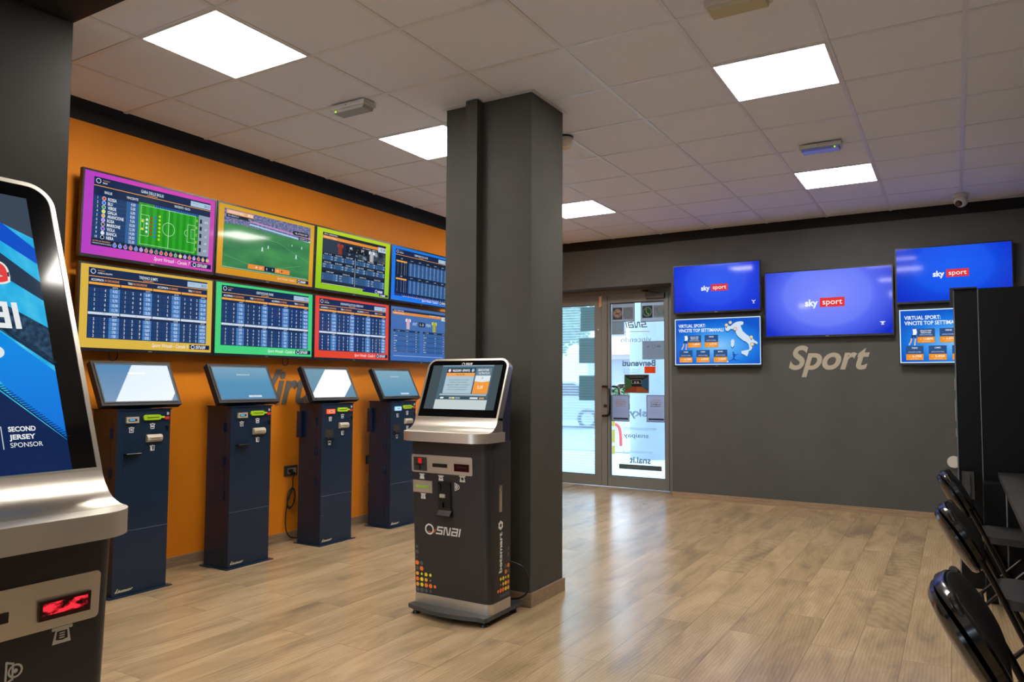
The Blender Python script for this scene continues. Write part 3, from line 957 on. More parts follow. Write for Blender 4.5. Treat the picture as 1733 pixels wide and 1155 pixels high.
def football_display():
    g = G(0.94, 0.52)
    pitch = grad_mat('pitch_picture', [(0.3, '#2c6b45'), (0.5, '#3d8450'), (0.75, '#4c9a56')], 'noise', (0, 0, 0), (0.35, 0.12, 1))
    crowd = grad_mat('crowd_picture', [(0.35, '#3c5c86'), (0.5, '#6d6f96'), (0.7, '#a08cae')], 'noise', (0, 0, 0), (0.02, 0.012, 1))
    g.rect(0.055, 0.955, 0.055, 0.90, pitch); g.up()
    g.poly([(0.055, 0.055), (0.055, 0.27), (0.22, 0.25), (0.955, 0.30), (0.955, 0.055)], crowd); g.up()
    g.poly([(0.30, 0.16), (0.30, 0.18), (0.955, 0.245), (0.955, 0.225)], '#c78fc6')
    g.poly([(0.30, 0.205), (0.30, 0.225), (0.955, 0.30), (0.955, 0.275)], '#9fd2ea')
    for a, b_ in (((0.25, 0.35), (0.60, 0.40)), ((0.07, 0.72), (0.55, 0.95 - 0.06)), ((0.45, 0.85), (0.85, 0.70)), ((0.6, 0.4), (0.955, 0.62))):
        g.line([a, b_], 0.0022, '#6cb283')
    g.rect(0.06, 0.93, 0.886, 0.891, '#bfe6ea')
    g.rect(0.075, 0.335, 0.065, 0.125, '#e8a878'); g.rect(0.075, 0.335, 0.125, 0.175, '#1c2a38'); g.up()
    g.text('VIDEOFOOTBALL', 0.09, 0.095, 0.030, WHT, align='l', w=0.15)
    g.text('09:36', 0.325, 0.095, 0.034, WHT, align='r', bold=0.02)
    g.text('FIN. ANDATA 21', 0.09, 0.15, 0.022, '#d6e4ee', align='l'); g.text('AND 9', 0.325, 0.15, 0.022, '#d6e4ee', align='r')
    g.poly([(0.745, 0.19), (0.765, 0.16), (0.935, 0.16), (0.935, 0.225), (0.765, 0.225)], '#1c2c36')
    g.rect(0.82, 0.935, 0.24, 0.285, '#1c2c36'); g.up()
    g.text('MIL ATTACK WIT', 0.85, 0.193, 0.024, WHT, w=0.14); g.text('AZIONE 9-10', 0.877, 0.262, 0.020, WHT, w=0.09)
    g.rect(0.30, 0.465, 0.795, 0.865, '#e88a3a'); g.rect(0.465, 0.575, 0.795, 0.865, '#15243a'); g.rect(0.575, 0.735, 0.795, 0.865, '#e88a3a'); g.up()
    g.text('0', 0.49, 0.83, 0.034, WHT); g.text('0', 0.55, 0.83, 0.034, WHT)
    g.text('JUV', 0.43, 0.83, 0.03, '#ffe9d8'); g.text('MIL', 0.605, 0.83, 0.03, '#ffe9d8')
    g.disc(0.385, 0.83, 0.008, '#f2f2f2', 6); g.disc(0.65, 0.83, 0.008, '#7a1c1c', 5)
    for uu, vv, s in ((0.435, 0.55, 1.2), (0.495, 0.50, 0.9), (0.80, 0.57, 1.2), (0.86, 0.41, 0.8), (0.75, 0.40, 0.6)):
        g.poly([(uu - 0.004 * s, vv - 0.03 * s), (uu - 0.008 * s, vv + 0.03 * s), (uu, vv + 0.012 * s), (uu + 0.008 * s, vv + 0.03 * s), (uu + 0.004 * s, vv - 0.03 * s)], '#c9e6e2')
    g.text('Sport Virtuali - Canale 1', 0.805, 0.94, 0.032, '#f7e2bd', w=0.20, align='r', shear=0.25)
    g.rect(0.82, 0.955, 0.915, 0.97, '#1a2848'); g.up()
    g.ring(0.842, 0.943, 0.0105, 0.0035, WHT)
    g.stroke_word(0.862, 0.943, 0.013, 0.052, WHT, 0.0032)
    return g, grad_mat('gold_picture', [(0, '#cfa02a'), (0.6, '#e0a42e'), (1.0, '#d08e20')], 'Y', (0, 0.26, 0), (1, -0.52, 1))

def shirt(g, u, v, s, c1, c2):
    P = [(-.5, -.5), (-.25, -.62), (-.1, -.55), (.1, -.55), (.25, -.62), (.5, -.5), (.45, -.2), (.28, -.25), (.28, .6), (-.28, .6), (-.28, -.25), (-.45, -.2)]
    g.poly([(u + x * s / g.W, v + y * s / g.H) for x, y in P], c1); g.up()
    for x in (-.2, -.03, .14):
        g.poly([(u + (x + a) * s / g.W, v + b_ * s / g.H) for a, b_ in ((0, -.54), (0, .58), (.08, .58), (.08, -.54))], c2)
    g.lv -= 1

def match_display():
    g = G(0.94, 0.52)
    g.rect(0.075, 0.935, 0.06, 0.905, '#1d2a3c'); g.up()
    g.rect(0.075, 0.935, 0.06, 0.11, '#15212f')
    g.rect(0.075, 0.935, 0.11, 0.16, '#e08a34')
    g.rect(0.82, 0.935, 0.10, 0.19, '#b9cfdd'); g.up()
    g.text('GARA 12  VIDEOFOOTBALL', 0.09, 0.085, 0.022, WHT, align='l', w=0.17)
    g.text('VIDEOFOOTBALL', 0.085, 0.135, 0.026, '#ffe3c2', align='l', w=0.17)
    g.text('01:59', 0.925, 0.145, 0.048, '#26364c', align='r', bold=0.01)
    g.text('FIN. ANDATA - SERIE 21', 0.80, 0.185, 0.016, WHT, align='r', w=0.2)
    smoke = grad_mat('smoke_picture', [(0.42, '#1d2734'), (0.55, '#44505c'), (0.68, '#9aa6b0')], 'noise', (0, 0, 0), (0.12, 0.09, 1))
    g.rect(0.55, 0.925, 0.21, 0.39, smoke); g.rect(0.08, 0.3, 0.165, 0.39, '#2c3a4c'); g.up()
    shirt(g, 0.33 - 0.03, 0.29, 0.075, '#a8402c', '#5a1c1a'); shirt(g, 0.73, 0.30, 0.08, '#e8edf2', '#20242c')
    g.rect(0.375, 0.665, 0.20, 0.31, '#141c28'); g.up()
    g.text('MIL', 0.445, 0.235, 0.040, '#e3ebf2', bold=0.01); g.text('-', 0.53, 0.235, 0.04, WHT); g.text('JUV', 0.60, 0.235, 0.040, '#e3ebf2', bold=0.01)
    for q, s in enumerate(('1', 'X', '2')):
        g.text(s, 0.42 + 0.1 * q, 0.285, 0.026, WHT)
        g.text(('2,44', '3,33', '2,92')[q], 0.42 + 0.1 * q, 0.345, 0.030, '#9cc4ea')
    for half in (0, 1):
        a = 0.08 if half == 0 else 0.515
        for bl, v in ((0, 0.395), (1, 0.53), (2, 0.69)):
            n = 3 if bl < 2 else 2
            wd = 0.42 / n
            for q in range(n):
                x = a + q * wd
                g.rect(x, x + wd - 0.008, v, v + 0.03, '#0f1a2a')
                rws = 2 if bl < 2 else 3
                g.rect(x, x + wd - 0.008, v + 0.034, v + 0.034 + 0.04 * rws, '#2f5580')
                g.rect(x + wd * 0.66, x + wd - 0.008, v + 0.034, v + 0.034 + 0.04 * rws, '#3f6c9e')
                g.up()
                g.text(('U/O 1,5', 'GOL/NO GOL', 'PARI DISP', 'DOPPIA CH', 'RISULTATO', 'SOMMA')[(q + bl + half) % 6], x + wd / 2 - 0.004, v + 0.015, 0.018, WHT, w=min(0.09, wd * 0.7))
                for r in range(rws):
                    vv = v + 0.054 + 0.04 * r
                    g.text(('UNDER', 'OVER', '1 + GOL')[r] if (q + bl) % 2 else ('1', 'X', '2')[r], x + 0.01, vv, 0.020, '#d6e6f4', align='l', xs=0.65)
                    g.text('%d,%02d' % (1 + (q * 3 + r + bl) % 6, (37 * q + 13 * r + 29 * bl + 41 * half) % 100), x + wd - 0.014, vv, 0.022, WHT, align='r', xs=0.65)
                g.lv -= 1
    g.rect(0.503, 0.507, 0.395, 0.88, '#c2d2e0')
    g.rect(0.62, 0.935, 0.865, 0.94, '#152068'); g.rect(0.085, 0.66, 0.898, 0.903, WHT); g.up()
    g.ring(0.815, 0.905, 0.0145, 0.004, WHT)
    g.stroke_word(0.838, 0.905, 0.017, 0.062, WHT, 0.004)
    g.rect(0.86, 0.99, 0.94, 0.985, '#203040'); g.up()
    g.ring(0.885, 0.963, 0.008, 0.003, WHT); g.stroke_word(0.90, 0.963, 0.011, 0.042, WHT, 0.003)
    return g, grad_mat('lime_picture', [(0, '#b8d023'), (0.6, '#9ecb1c'), (1, '#8cc21a')], 'Y', (0, 0.26, 0), (1, -0.52, 1))

def odds_display():
    g = G(0.94, 0.52)
    header(g, 'RICORRENZE', '', 'CAMPIONATO DI CALCIO', 0.06, 0.955, t=0.045)
    g.rect(0.06, 0.955, 0.153, 0.88, '#132440'); g.up()
    for b0, n in ((0.25, 9), (0.58, 9)):
        g.rect(0.075, 0.245, b0, b0 + 0.028, ORG)
        g.text('RETI', 0.16, b0 - 0.035, 0.022, '#dbe8f5')
        for x in range(10):
            u = 0.275 + x * 0.068
            g.rect(u, u + 0.064, b0 + 0.015, b0 + 0.265, '#2c5c94'); g.up()
            if x % 2 == 0:
                g.text('UNDER/OVER', u + 0.05, b0 - 0.03, 0.014, '#dbe8f5', xs=0.6)
            g.text('%d' % (x + 1), u + 0.032, b0 - 0.002, 0.014, WHT)
            for r in range(n):
                g.text('%d,%02d' % (1 + (x * 5 + r * 3) % 9, (x * 37 + r * 53) % 100), u + 0.032, b0 + 0.032 + r * 0.0265, 0.015, WHT, xs=0.7)
            g.lv -= 1
        for r in range(n):
            for q, u in enumerate((0.10, 0.16, 0.205, 0.235)):
                g.text(('%d' % (r + 1), '12', '%d%d' % (r, q), '8')[q], u, b0 + 0.040 + r * 0.0262, 0.014, WHT)
        g.rect(0.06, 0.955, b0 + 0.272, b0 + 0.276, '#0d182c')
    for q in range(11):
        g.rect(0.19 + q * 0.07, 0.245 + q * 0.07, 0.868, 0.90, '#101c30'); g.up()
        g.rect(0.19 + q * 0.07, 0.245 + q * 0.07, 0.905, 0.912, ORG)
        g.text('R %d' % (q + 3), 0.217 + q * 0.07, 0.883, 0.014, WHT); g.lv -= 1
    g.rect(0.06, 0.18, 0.868, 0.912, '#20306a'); g.up(2)
    snai_footer(g, 'Sport Virtuali - Canale 3', '')
    return g, emat('#1b78e6')

def result_display():
    g = G(0.94, 0.52)
    g.rect(0.03, 0.97, 0.05, 0.09, '#1d3252'); g.rect(0.03, 0.97, 0.09, 0.14, '#e08a34'); g.rect(0.86, 0.97, 0.09, 0.17, '#bdd0e0'); g.up()
    g.text('GARA 4  VIDEOFOOTBALL', 0.05, 0.07, 0.02, WHT, align='l', w=0.16)
    g.text('VIDEOFOOTBALL', 0.05, 0.115, 0.024, '#ffe3c2', align='l', w=0.17)
    g.text('FIN. ANDATA - SERIE 17', 0.84, 0.095, 0.018, WHT, align='r', w=0.2)
    g.text('02:58', 0.96, 0.13, 0.04, '#26364c', align='r')
    shirt(g, 0.28, 0.30, 0.085, '#e8dfe8', '#b7485c'); shirt(g, 0.73, 0.31, 0.085, '#d7d943', '#23262c')
    g.rect(0.455, 0.56, 0.245, 0.335, '#152238'); g.up()
    g.text('ANT', 0.39, 0.29, 0.055, '#c9dcf2', w=0.075); g.text('1-3', 0.508, 0.29, 0.052, '#e8eef6', w=0.06); g.text('FEN', 0.625, 0.29, 0.055, '#c9dcf2', w=0.075)
    for a in (0.045, 0.53):
        g.rect(a, a + 0.43, 0.42, 0.462, '#1c3252')
        for q, s in enumerate(('SCOMMESSA', 'RISULTATO', 'QUOTA')):
            g.text(s, a + 0.07 + q * 0.15, 0.441, 0.018, '#dfeaf5')
        for r in range(8):
            v = 0.49 + r * 0.047
            g.rect(a, a + 0.43, v - 0.02, v + 0.02, ('#35609a', '#2f568c')[r % 2]); g.up()
            g.text(('1X2', 'UNDER/OVER', 'GOL', 'PARI/DISPARI', 'DOPPIA', 'ESITO 1T', 'ESITO 2T', 'SOMMA GOL')[r], a + 0.01, v, 0.018, WHT, align='l', xs=0.6)
            g.text(('2', 'OVER', 'SI', 'PARI', 'X2', '1', '2', '4')[r], a + 0.22, v, 0.018, WHT)
            g.text('%d,%02d' % (1 + r % 5, (r * 47 + 12) % 100), a + 0.37, v, 0.018, WHT); g.lv -= 1
    g.rect(0.05, 0.90, 0.905, 0.912, '#b9d3f2')
    return g, grad_mat('slate_picture', [(0, '#4a70a8'), (1, '#3b68b4')], 'Y', (0, 0.26, 0), (1, -0.52, 1))

def sky_display(W, H, mark):
    g = G(W, H)
    k = W / 0.94
    g.text('sky', 0.379, 0.50, 0.098, WHT, w=0.103, bold=0.035, align='c', res=4)
    g.rect(0.446, 0.642, 0.43, 0.572, '#e03438'); g.up()
    g.text('sport', 0.545, 0.492, 0.082, WHT, w=0.155, res=4, bold=0.006)
    if mark == 1:
        u, v, s = 0.93, 0.845, 0.018 * k
        g.line([(u - s / W, v - s * 1.1 / H), (u, v)], 0.005 * k, WHT); g.line([(u + s / W, v - s * 1.1 / H), (u, v)], 0.005 * k, WHT)
        g.line([(u - .5 * s / W, v - s * .6 / H), (u + .5 * s / W, v - s * .6 / H)], 0.005 * k, WHT)
        g.line([(u, v), (u, v + s * .7 / H)], 0.005 * k, WHT); g.line([(u - .5 * s / W, v + s * .8 / H), (u + .5 * s / W, v + s * .8 / H)], 0.004 * k, WHT)
    if mark == 2:
        u, v, s = 0.925, 0.84, 0.016 * k
        g.line([(u - s / W, v - s * .4 / H), (u + s / W, v - s * .4 / H)], 0.005 * k, WHT)
        g.line([(u - .45 * s / W, v), (u + .45 * s / W, v)], 0.006 * k, WHT)
        g.line([(u, v - s * .4 / H), (u, v + s * .8 / H)], 0.007 * k, WHT); g.line([(u - .5 * s / W, v + s * .85 / H), (u + .5 * s / W, v + s * .85 / H)], 0.005 * k, WHT)
    return g

def italy_display():
    g = G(0.935, 0.52)
    g.frame(0, 1, 0, 1, 0.009, '#d9f2ff')
    g.text('VIRTUAL SPORT:', 0.045, 0.155, 0.068, '#eef8ff', align='l', w=0.325, bold=0.02)
    g.text('VINCITE TOP SETTIMANALI', 0.045, 0.255, 0.068, '#eef8ff', align='l', w=0.535, bold=0.02)
    cards = [(0.16, 0.365, 'ISOLA DI CAPO', 'RIZZUTO (KR)', 'ANTICO FOOTBALL', '11.887€'), (0.36, 0.365, 'FIRENZE', '', 'ANTICO FOOTBALL', '6.371€'),
             (0.055, 0.685, 'TORINO', '', 'CALCIO ULTRA', '6.175€'), (0.26, 0.685, 'COMO', '', 'ANTICO FOOTBALL', '5.492€'), (0.465, 0.685, 'BARI', '', 'ANTICO FOOTBALL', '5.325€')]
    for u, v, a, b_, c, pz in cards:
        g.rect(u - 0.002, u + 0.157, v - 0.004, v + 0.263, '#1d5aa8'); g.up()
        g.rect(u, u + 0.155, v, v + 0.15, '#2e5286'); g.rect(u, u + 0.155, v + 0.15, v + 0.26, '#ef9420'); g.up()
        g.text(a, u + 0.0775, v + 0.035, 0.026, WHT, w=0.10 if len(a) > 8 else 0.055, bold=0.02)
        if b_: g.text(b_, u + 0.0775, v + 0.072, 0.024, WHT, w=0.09, bold=0.02)
        g.text(c, u + 0.0775, v + 0.112, 0.022, '#cfe2f4', w=0.115)
        g.text('VINTI', u + 0.02, v + 0.195, 0.016, '#ffefd6', align='l', xs=0.7)
        g.text(pz, u + 0.14, v + 0.190, 0.034, '#fff3e2', align='r', w=0.085, bold=0.03)
        g.text('QUOTA TOP 100', u + 0.0775, v + 0.235, 0.014, '#ffefd6', w=0.075)
        g.lv -= 2
    def land(pts, dz=0.0):
        return [(u, v + dz) for u, v in pts]
    IT = [(.605, .20), (.63, .17), (.66, .19), (.70, .13), (.735, .10), (.78, .09), (.81, .11), (.805, .16), (.775, .18), (.785, .23), (.80, .30), (.84, .37), (.875, .42), (.89, .40),
          (.90, .44), (.93, .50), (.965, .54), (.96, .58), (.925, .55), (.90, .57), (.915, .62), (.89, .70), (.868, .72), (.872, .65), (.865, .58), (.84, .53), (.80, .49), (.76, .43), (.735, .38), (.72, .32), (.70, .26), (.665, .24), (.635, .29), (.61, .28), (.60, .24)]
    SI = [(.78, .72), (.83, .70), (.87, .69), (.86, .77), (.845, .83), (.82, .80), (.785, .77)]
    SA = [(.665, .49), (.69, .46), (.705, .50), (.70, .60), (.68, .64), (.665, .60)]
    for c, dz in (('#1770b8', 0.03), ('#cfe0f2', 0.0)):
        g.up()
        g.poly(land(IT, dz), c); g.poly(land(SI, dz), c); g.poly(land(SA, dz), c)
    g.up()
    for u, v in ((.615, .16), (.66, .11), (.715, .25), (.895, .43), (.905, .58)):
        g.poly([(u - .012, v + .02), (u + .012, v + .02), (u, v + .07)], '#4a3a2e')
        g.disc(u, v, 0.020, '#4a3a2e', 20); g.up(); g.disc(u, v, 0.0165, '#f2d9bc', 20); g.up(); g.ring(u, v, 0.008, 0.002, '#b08c68', 12); g.lv -= 2
    # small player standing beside the first card
    g.disc(0.135, 0.345, 0.0075, '#5a4436', 12)
    g.poly([(.118, .37), (.15, .365), (.158, .43), (.148, .475), (.118, .475), (.122, .43)], '#eef4fa')
    g.poly([(.112, .475), (.15, .475), (.150, .54), (.135, .54), (.128, .505), (.115, .545), (.10, .53)], '#173f82')
    g.poly([(.102, .53), (.115, .545), (.105, .62), (.088, .66), (.082, .64), (.095, .60)], '#dcb69a'); g.poly([(.136, .54), (.15, .54), (.145, .60), (.14, .66), (.128, .65), (.132, .60)], '#dcb69a')
    g.disc(.086, .655, 0.006, WHT, 8); g.disc(.135, .66, 0.006, WHT, 8)
    # small player kicking near the lower right
    g.disc(0.69, 0.745, 0.008, '#4a3a34', 12)
    g.poly([(.68, .765), (.705, .765), (.715, .79), (.76, .775), (.715, .815), (.70, .87), (.685, .88), (.688, .82)], '#1b54b8')
    g.poly([(.688, .875), (.705, .87), (.72, .90), (.755, .895), (.755, .905), (.715, .915), (.69, .90), (.64, .94), (.635, .93)], '#1b54b8')
    g.disc(.625, .935, 0.007, WHT, 10)
    return g, grad_mat('azure_picture', [(0.0, '#8cc8f8'), (0.35, '#4fa6f2'), (0.7, '#1878e0'), (1.0, '#0a55c8')], 'radial', (0.02, -0.05, 0), (0.55, 0.30, 1))

# ================================================================== wall displays
def wall_display(name, label, group, W, H, loc, rotz, tilt, g, base, logo=True, depth=0.05, gap=0.05, ledc=None):
    """local frame: front faces -Y, origin at the bottom centre of the front plane"""
    t = thing(name, label, 'display', loc, rotz, group)
    t.rotation_mode = 'XYZ'
    T = Matrix.Translation((0, 0, H / 2)) @ Matrix.Rotation(tilt, 4, 'X') @ Matrix.Translation((0, 0, -H / 2))
    b = 0.011
    bot = 0.020
    bm = bmesh.new()
    box(bm, -W / 2, W / 2, 0.0015, 0.028, 0, H)
    box(bm, -W / 2 + 0.12, W / 2 - 0.12, 0.028, depth, 0.08, H - 0.14)
    cab = obj('housing', bm, M_bezel, t, mw=T)
    bm = bmesh.new()
    box(bm, -W / 2, W / 2, -0.006, 0.0015, 0, bot); box(bm, -W / 2, W / 2, -0.006, 0.0015, H - b, H)
    box(bm, -W / 2, -W / 2 + b, -0.006, 0.0015, bot, H - b); box(bm, W / 2 - b, W / 2, -0.006, 0.0015, bot, H - b)
    obj('bezel', bm, M_bezel, t, mw=T)
    g.build('screen', t, base, mw=T @ Matrix.Translation((0, 0.0, (bot + H - b) / 2)) @ Matrix.Scale((W - 2 * b) / g.W, 4, (1, 0, 0)) @ Matrix.Scale((H - b - bot) / g.H, 4, (0, 0, 1)) @ Matrix.Rotation(math.pi / 2, 4, 'X'))
    obj('maker_badge', B(-0.014, 0.014, -0.0068, -0.006, 0.005, 0.012), mat('badge_silver', '#9a9a9a', 0.3, 0.8), t, mw=T)
    bm = bmesh.new()
    box(bm, -0.16, 0.16, 0.045, depth + gap - 0.0005, H / 2 - 0.10, H / 2 + 0.10)
    obj('wall_bracket', bm, M_black, t)
    return t

GL = 'displays in two rows on the orange wall'
W43, H43 = 0.962, 0.548
XF = -4.575
zt, zb = 2.052, 1.472
def ly(k): return 2.5 + 0.968 * k + 0.4815
g, b = marble_display()
wall_display('wall_display', 'pink-bordered display with coloured marble list and green pitch diagram', GL, W43, H43, (XF, ly(0), zt), R(90), R(1.8), g, b, gap=0.065)
g, b = football_display()
wall_display('wall_display', 'gold-bordered display showing a football match camera view on grass', GL, W43, H43, (XF, ly(1), zt), R(90), R(1.8), g, b, gap=0.065)
g, b = match_display()
wall_display('wall_display', 'lime-green-bordered display with red and black-and-white football shirts', GL, W43, H43, (XF, ly(2), zt), R(90), R(1.8), g, b, gap=0.065)
g, b = odds_display()
wall_display('wall_display', 'bright-blue-bordered display with small odds columns, top row beside pillar', GL, W43, H43, (XF, ly(3), zt), R(90), R(1.8), g, b, gap=0.065)
g, b = table_display('#d8b347', 'CORSE AL GALOPPO', 'TRENNO JUMPS', '5', P_(T5t), P_(T5b))
wall_display('wall_display', 'pale-yellow-bordered odds table display in the bottom row, far left', GL, W43, H43, (XF, ly(0), zb), R(90), 0, g, b, gap=0.065)
g, b = table_display('#45cf7c', 'CANI', 'GREYHOUND PARK', '6', P_(T6t), P_(T6b))
wall_display('wall_display', 'mint-green-bordered odds table display in the bottom row', GL, W43, H43, (XF, ly(1), zb), R(90), 0, g, b, gap=0.065)
g, b = table_display('#e0452f', 'STOCK CAR', 'INDIANAPOLIS STOCK SPEEDWAY', '4', P_(T7t), P_(T7b))
wall_display('wall_display', 'red-bordered odds table display in the bottom row', GL, W43, H43, (XF, ly(2), zb), R(90), 0, g, b, gap=0.065)
g, b = result_display()
wall_display('wall_display', 'slate-blue display with pink-striped and yellow-black shirts, bottom row beside pillar', GL, W43, H43, (XF, ly(3), zb), R(90), 0, g, b, gap=0.065)

GR = 'displays on the far grey wall'
YFr = 8.15
def skybase(name, W, H, c0, c1, c2, cx=0.0):
    return grad_mat(name, [(0.0, c0), (0.55, c1), (0.62, c2), (1.0, '#0a2cc8')], 'radial', (cx, 0.12 * H, 0), (0.62 * W, 0.85 * H, 1))
wall_display('wall_display', 'blue display with red and white logo, above the left map display by the door', GR, 0.965, H43, (-2.253, YFr, 2.068), 0, R(1.9),
             sky_display(0.94, 0.52, 1), skybase('sky_picture_a', 0.94, 0.52, '#3560f0', '#2a50e8', '#2144e4'), gap=0.02)
g, b = italy_display()
wall_display('wall_display', 'light-blue display with a white map of Italy, unobstructed one near door', GR, 0.965, H43, (-2.248, YFr, 1.472), 0, 0, g, b, gap=0.02)
wall_display('wall_display', 'largest blue display with red and white logo, middle of the far wall', GR, 1.225, 0.70, (-1.118, YFr, 1.770), 0, R(0.3),
             sky_display(1.20, 0.67, 2), skybase('sky_picture_b', 1.20, 0.67, '#8390ff', '#6a7cf8', '#5468f2'), gap=0.02)
wall_display('wall_display', 'blue display with red and white logo, top right above the black cabinet', GR, 0.965, H43, (-0.003, YFr, 2.068), 0, R(1.9),
             sky_display(0.94, 0.52, 0), skybase('sky_picture_c', 0.94, 0.52, '#1a60f4', '#1454ea', '#0c46dc'), gap=0.02)
g, b = italy_display()
wall_display('wall_display', 'light-blue map display partly hidden behind the tall black cabinet', GR, 0.965, H43, (0.012, YFr, 1.474), 0, 0, g, b, gap=0.02)

# ------------------------------------------------------------------ wall lettering
def wall_word(name, label, word, W, Hc, loc, rotz, color, bold=0.026, shear=0.3, thick=0.006):
    """cut-out letters: W total width, Hc cap height, loc = left end of the base line on the wall"""
    vs, fs = glyphs(word, bold, shear, 1.0, 8, 0.1)
    x0, x1 = min(v[0] for v in vs), max(v[0] for v in vs)
    kx, ky = W / (x1 - x0), Hc / cap_height()
    me = bpy.data.meshes.new(name)
    me.from_pydata([((v[0] - x0) * kx, -(v[2] + 0.1) * thick / 0.2, v[1] * ky) for v in vs], [], [tuple(f) for f in fs])
    o = link_mesh(name, me, pmat(color, 0.5))
    o.location = loc
    o.rotation_euler = (0, 0, rotz)
    tag(o, label, 'wall lettering')
    return o
wall_word('wall_lettering', 'beige slanted word Sport on the grey wall under the middle display', 'Sport', 0.775, 0.232, (-1.508, YB - 0.0005, 1.444), 0, '#a8a08f')
wall_word('wall_lettering', 'dark grey slanted word on the orange wall, partly behind the betting terminals', 'Virtual', 0.90, 0.262, (XL + 0.0005, 3.985, 1.112), R(90), '#6a6864')

# ================================================================== betting terminals
M_lid = mat('terminal_lid', '#0c1f3c', 0.25)
M_mon = mat('monitor_housing', '#1c2027', 0.5, spec=0.3)
M_beige = mat('reader_beige', '#b5ac98', 0.4)
def icon(g, u, v, s, kind):
    """pictogram: little ticket box; u, v in 0..1, s metres"""
    W_, H_ = g.W, g.H
    def q(x, y): return (u + x * s / W_, v + y * s / H_)
    c = '#d9dde0'
    g.line([q(-.55, -.42), q(.55, -.42)], s * 0.16, c)
    g.line([q(-.38, -.42), q(-.38, .5), q(.38, .5), q(.38, -.42)], s * 0.16, c)
    g.rect(q(-.18, 0)[0], q(.18, 0)[0], q(0, -.62)[1], q(0, -.42)[1], c)
    if kind == 0: g.disc(u, v, s * 0.2, c, 10)
    if kind == 1: g.rect(*[q(-.28, 0)[0], q(.28, 0)[0], q(0, -.1)[1], q(0, .18)[1]], c)
    if kind == 2: g.rect(*[q(-.32, 0)[0], q(-.02, 0)[0], q(0, -.3)[1], q(0, .42)[1]], c)
    if kind == 3: g.rect(*[q(-.25, 0)[0], q(.25, 0)[0], q(0, .1)[1], q(0, .42)[1]], c)

def ticket_icon(g, u, v, s, kind=0):
    W_, H_ = g.W, g.H
    def q(x, y): return (u + x * s / W_, v + y * s / H_)
    c = '#cfd0cc'
    g.poly([q(-.38, -.4), q(.38, -.4), q(.55, .5), q(-.55, .5)], c)
    g.line([q(-.5, -.42), q(.5, -.42)], s * 0.18, c)
    g.disc(*q(-.52, -.40), s * 0.11, c, 8); g.disc(*q(.52, -.40), s * 0.11, c, 8)
    g.up()
    if kind == 1:
        g.poly([q(-.2, -.22), q(.2, -.22), q(.3, .12), q(.12, .12), q(.1, .3), q(-.1, .3), q(-.12, .12), q(-.3, .12)], '#232325')
    if kind == 2:
        g.disc(*q(-.12, 0), s * 0.12, '#232325', 8); g.disc(*q(.16, 0), s * 0.12, '#232325', 8)
    if kind == 3:
        for y in (-.1, .1, .3): g.line([q(-.25, y), q(.2, y)], s * 0.07, '#232325')
    if kind == 4:
        g.poly([q(-.30, -.25), q(.30, -.25), q(.36, .25), q(.05, .32), q(-.36, .25)], '#232325'); g.up()
        for y in (-.12, 0.02, .16): g.line([q(-.12, y), q(.12, y)], s * 0.07, c)
        g.lv -= 1
    g.lv -= 1

def coin_icon(g, u, v, s):
    W_, H_ = g.W, g.H
    def q(x, y): return (u + x * s / W_, v + y * s / H_)
    c = '#cfd0cc'
    g.line([q(-.3, -.5), q(-.3, .5), q(0, .38), q(0, -.38), q(-.3, -.5)], s * 0.1, c)
    g.ring(u + 0.12 * s / W_, v, s * 0.30, s * 0.1, c, 16)
    g.disc(u + 0.12 * s / W_, v, s * 0.12, c, 8)

